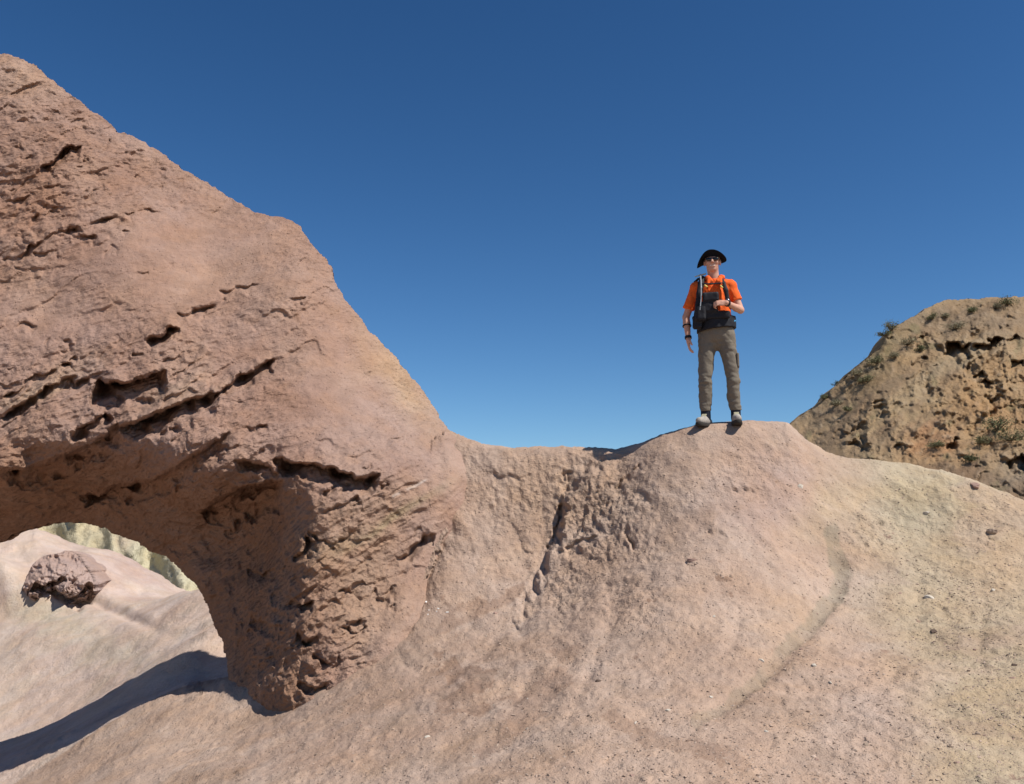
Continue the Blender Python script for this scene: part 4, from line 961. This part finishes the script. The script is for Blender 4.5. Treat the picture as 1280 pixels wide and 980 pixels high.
strap([PT(886, 359.5, -.185), PT(888.5, 361.5, -.185)], [.009, .009], 'buckle', YELLOW, .7); strap([PT(905, 361, -.170), PT(907, 363, -.170)], [.010, .009], 'buckle', YELLOW, .7); strap([PT(919, 402, -.06), PT(921, 401, -.04)], [.012, .010], 'blue_tab', BLUE, .7)
strap([PT(869, 351, .11), PT(874, 346, .08), PT(878, 343, .06)], [.012, .014, .014], 'load_strap')
# ------------------------------------------------------------------ loose stones, chips, gravel
rnd = np.random.RandomState(11)
def stone_mesh(seed, flat=.65):
    r = np.random.RandomState(seed); nl, no = 9, 14
    V = []
    for i in range(nl+1):
        for j in range(no):
            a = PI*i/nl; b = 2*PI*j/no; V.append((math.sin(a)*math.cos(b), math.sin(a)*math.sin(b), math.cos(a)))
    V = np.array(V)
    # facets: clip by random planes
    for k in range(11):
        n = r.normal(size=3); n /= np.linalg.norm(n); d = r.uniform(.45, .85); t = V@n-d; V = V-np.maximum(t, 0)[:, None]*n
    V = V*np.array([1, r.uniform(.6, .9), flat*r.uniform(.7, 1.1)])+.03*r.normal(size=V.shape)*np.sin(np.repeat(np.arange(nl+1), no)/nl*PI)[:, None]
    V[:no] = V[:no].mean(0); V[-no:] = V[-no:].mean(0)
    Q = [(i*no+j, (i+1)*no+j, (i+1)*no+(j+1) % no, i*no+(j+1) % no) for i in range(nl) for j in range(no)]
    return V, np.array(Q)
STM = {k: plain(k, c, .95, .1, .18, 30, .004) for k, c in (('tan_stone', (.36, .27, .20)), ('pink_stone', (.33, .22, .175)), ('dark_stone', (.12, .085, .065)), ('pale_stone', (.50, .44, .36)), ('white_chip_stone', (.78, .75, .70)))}
protos = []
def stone(name, u, v, size, mat, label, group=None, sink=.35, seed=None, bvh=None):
    p, n = hit(u, v, bvh)
    if p is None: return
    s_ = seed if seed is not None else rnd.randint(1e6)
    V, Q = stone_mesh(s_)
    o = make_mesh(name, V*size, Q, None, STM[mat], False)
    o.location = p+n*size*(.65-sink)*.6; o.rotation_euler = (rnd.uniform(-.3, .3), rnd.uniform(-.3, .3)-.2*n.x, rnd.uniform(0, 6.28))
    tag(o, label, 'stone', group); return o
BIG = [(534,920,.042,'pale_stone','pale flat stone lying alone low on the smooth slope, nearest the bottom centre'),
 (749,851,.030,'dark_stone','small dark stone alone on the pale slope below the gully'),
 (1166,790,.036,'dark_stone','dark pointed stone on the yellowish right slope'),
 (1128,817,.024,'dark_stone','dark stone just below and left of the pointed one on the right slope'),
 (1161,747,.045,'pale_stone','pale angular stone half way down the right slope'),
 (1240,664,.085,'tan_stone','large tan slab sticking out near the right edge of the spur'),
 (1218,606,.075,'pink_stone','pinkish stone jutting up on the skyline of the right spur'),
 (999,608,.050,'pale_stone','pale stone on the purple side of the knoll, right of the man'),
 (1158,641,.040,'pale_stone','whitish stone set into the yellow crest of the spur'),
 (866,700,.05,'pink_stone','pinkish stone in the small crack below the man'),
 (620,766,.035,'pink_stone','reddish stone on the upper edge of the debris fan'),
 (1146,730,.03,'tan_stone','tan stone above the pale angular one on the right slope'),
 (1269,832,.03,'dark_stone','dark stone close to the right edge of the picture'),
 (1265,847,.03,'pink_stone','pinkish stone under the dark one close to the right edge')]
for u, v, s_, m_, lb in BIG: stone('stone', u, v, s_, m_, lb)
for i in range(9):
    stone('white_chip', 545+rnd.normal()*14-(i % 3)*2, 757-rnd.normal()*5+(i % 3)*3, .010+.008*rnd.rand(), 'white_chip_stone', 'tiny white chip among others on the pale fan below the saddle', 'white chips on the fan')
n_ = 0
while n_ < 150:
    u = rnd.uniform(330, 1275); v = rnd.uniform(700, 970)
    if rnd.rand() > (.25+.75*(u > 950)+.3*(v > 860)): continue
    p, n = hit(u, v)
    if p is None or p.y > 10: continue
    sz = min(.028, .007+.006*rnd.exponential())
    stone('small_stone', u, v, sz, ['tan_stone', 'pink_stone', 'dark_stone', 'pale_stone'][rnd.choice(4, p=[.42, .33, .10, .15])], 'small loose stone lying on the dusty slope', 'small loose stones scattered over the slope'); n_ += 1
# gravel: what nobody could count
GV, GQ, off = [], [], 0
base = [stone_mesh(500+i) for i in range(4)]
base = []
for i in range(5):
    r = np.random.RandomState(900+i)
    V = np.array([(1,0,0),(-1,0,0),(0,1,0),(0,-1,0),(0,0,1),(0,0,-1)], float)+r.normal(size=(6, 3))*.22; base.append(V)
OT = np.array([(0,2,4),(2,1,4),(1,3,4),(3,0,4),(2,0,5),(1,2,5),(3,1,5),(0,3,5)])
def gravel(n, usamp, wt, smin, smax_):
    global off
    c = 0; tries = 0
    while c < n and tries < n*8:
        tries += 1
        u, v = usamp()
        if rnd.rand() > wt(u, v): continue
        p, nn = hit(u, v)
        if p is None or p.y > 11: continue
        s_ = min(smax_, smin*(1+rnd.exponential()*.7)); V = base[rnd.randint(5)]*np.array([1, .8, .55])*s_
        a = rnd.uniform(0, 6.28); R = np.array([[math.cos(a), -math.sin(a), 0], [math.sin(a), math.cos(a), 0], [0, 0, 1]])
        GV.append(V@R.T+np.array(p)); GQ.append(OT+off); off += 6; c += 1
def wts(u, v):
    w_ = .25+.9*math.exp(-((u-1200)/110)**2-((v-760)/120)**2)+.35*(v > 880)+.5*math.exp(-((u-760)/60)**2-((v-720)/60)**2)
    return w_*(.3+.7*(math.sin(u*.045+3*math.sin(v*.031))*.5+.5))
gravel(15000, lambda: (rnd.uniform(340, 1290), rnd.uniform(560, 990)), wts, .0036, .014)
gv = make_mesh('gravel', np.concatenate(GV), np.concatenate(GQ), None, plain('gravel_mix', (.36, .27, .21), .95, .1, .35, 14), False)
tag(gv, kind='stuff')
# ------------------------------------------------------------------ desert scrub on the far hill, each bush a thing of its own
LEAF = [plain('scrub_leaf', (.17, .165, .085), .9, .1, .25, 3), plain('pale_scrub_leaf', (.27, .24, .15), .9, .1, .25, 3), plain('dark_scrub_leaf', (.12, .13, .065), .9, .1, .25, 3)]
TWIG = plain('scrub_twig', (.12, .09, .06), .9, .1)
def bush(u, v, r_, hgt, kind, label, seed, dens=700):
    p, n = hit(u, v, HB)
    if p is None: return
    r = np.random.RandomState(seed)
    root = bpy.data.objects.new('desert_shrub', None); sc.collection.objects.link(root); root.location = p-n*.08; hgt *= .8
    V, Q, k = [], [], 0; TV, TQ, tk = [], [], 0
    nb = 9
    for b in range(nb):
        az = r.uniform(0, 2*PI); el = r.uniform(.35, 1.4); L_ = r.uniform(.65, 1.0)
        tip = np.array([math.cos(az)*math.cos(el)*r_, math.sin(az)*math.cos(el)*r_, math.sin(el)*hgt])*L_; wdt = .02+.02*r_
        side = np.cross(tip, (0, 0, 1.0)); side /= np.linalg.norm(side)+1e-6; up = np.cross(side, tip); up /= np.linalg.norm(up)+1e-6
        ring0 = [side*wdt, up*wdt, -side*wdt, -up*wdt]; 
        for q in ring0: TV.append(q)
        for q in ring0: TV.append(tip+q*.3)
        for i in range(4): TQ.append((tk+i, tk+(i+1) % 4, tk+4+(i+1) % 4, tk+4+i))
        tk += 8
        for i in range(dens//nb):
            t = r.uniform(.35, 1.08); c = tip*t+r.normal(size=3)*r_*.17*np.array([1, 1, .7]); c[2] = max(c[2], .02)
            a = r.normal(size=3); a /= np.linalg.norm(a); bb = np.cross(a, r.normal(size=3)); bb /= np.linalg.norm(bb)
            s_ = r.uniform(.025, .055)*(.6+r_*.4); V += [c-a*s_, c-bb*s_*.5, c+a*s_, c+bb*s_*.5]; Q.append((k, k+1, k+2, k+3)); k += 4
    make_mesh('branches', np.array(TV), np.array(TQ), None, TWIG, False, root)
    make_mesh('foliage', np.array(V), np.array(Q), None, LEAF[kind], False, root)
    tag(root, label, 'shrub', 'desert shrubs on the far hill')
for a in [(1114,415,.75,.9,0,'dark bush standing out on the left skyline of the far hill',1),(1108,420,.5,.6,0,'small bush at the foot of the one on the left skyline',2),
 (1260,382,.9,.7,2,'green bush on the flat top of the far hill',3),(1243,386,.5,.4,1,'low pale bush left of the green one on the hill top',4),(1195,412,.8,.5,1,'pale bush on the slope above the two caves',5),
 (1135,432,.8,.6,1,'greyish bush below the skyline left of the caves',6),(1152,440,.5,.4,2,'small dark bush just left of the big cave',7),(1098,455,.8,.5,0,'spreading olive bush on the left shoulder of the hill',8),
 (1085,478,.7,.5,0,'olive bush at the foot of the left shoulder',9),(1072,470,.6,.5,1,'pale bush next to the skyline half way down the shoulder',10),(1046,482,.4,.45,2,'small dark bush on the lower left skyline of the hill',11),
 (1045,508,.6,.4,1,'pale bush above the lower ledges on the left',12),(1245,540,1.2,.9,2,'large green bush in the hollow at the right side of the hill',13),(1262,552,.9,.7,0,'olive bush right of and below the large green one',14),
 (1225,556,.7,.5,0,'olive bush left of and below the large green one',15),(1170,560,.55,.4,0,'low bush beside the orange ledge low on the hill',16),(1165,400,.6,.45,0,'bush on the upper left rim of the hill',17),
 (1215,392,.5,.4,2,'dark bush near the top of the hill, left of the flat summit',18),(1182,398,.45,.35,1,'small pale bush on the upper rim, between the darker ones',19),(1120,448,.5,.4,1,'pale bush between the shoulder and the small cave',20),
 (1031,500,.35,.4,0,'tiny bush lowest on the left skyline of the hill',21),(1215,578,.5,.35,2,'dark low bush on the brown patch near the foot of the hill',22),(1060,515,.4,.3,0,'small olive bush on the brown strip above the pale rocks',23)]:
    bush(*a)
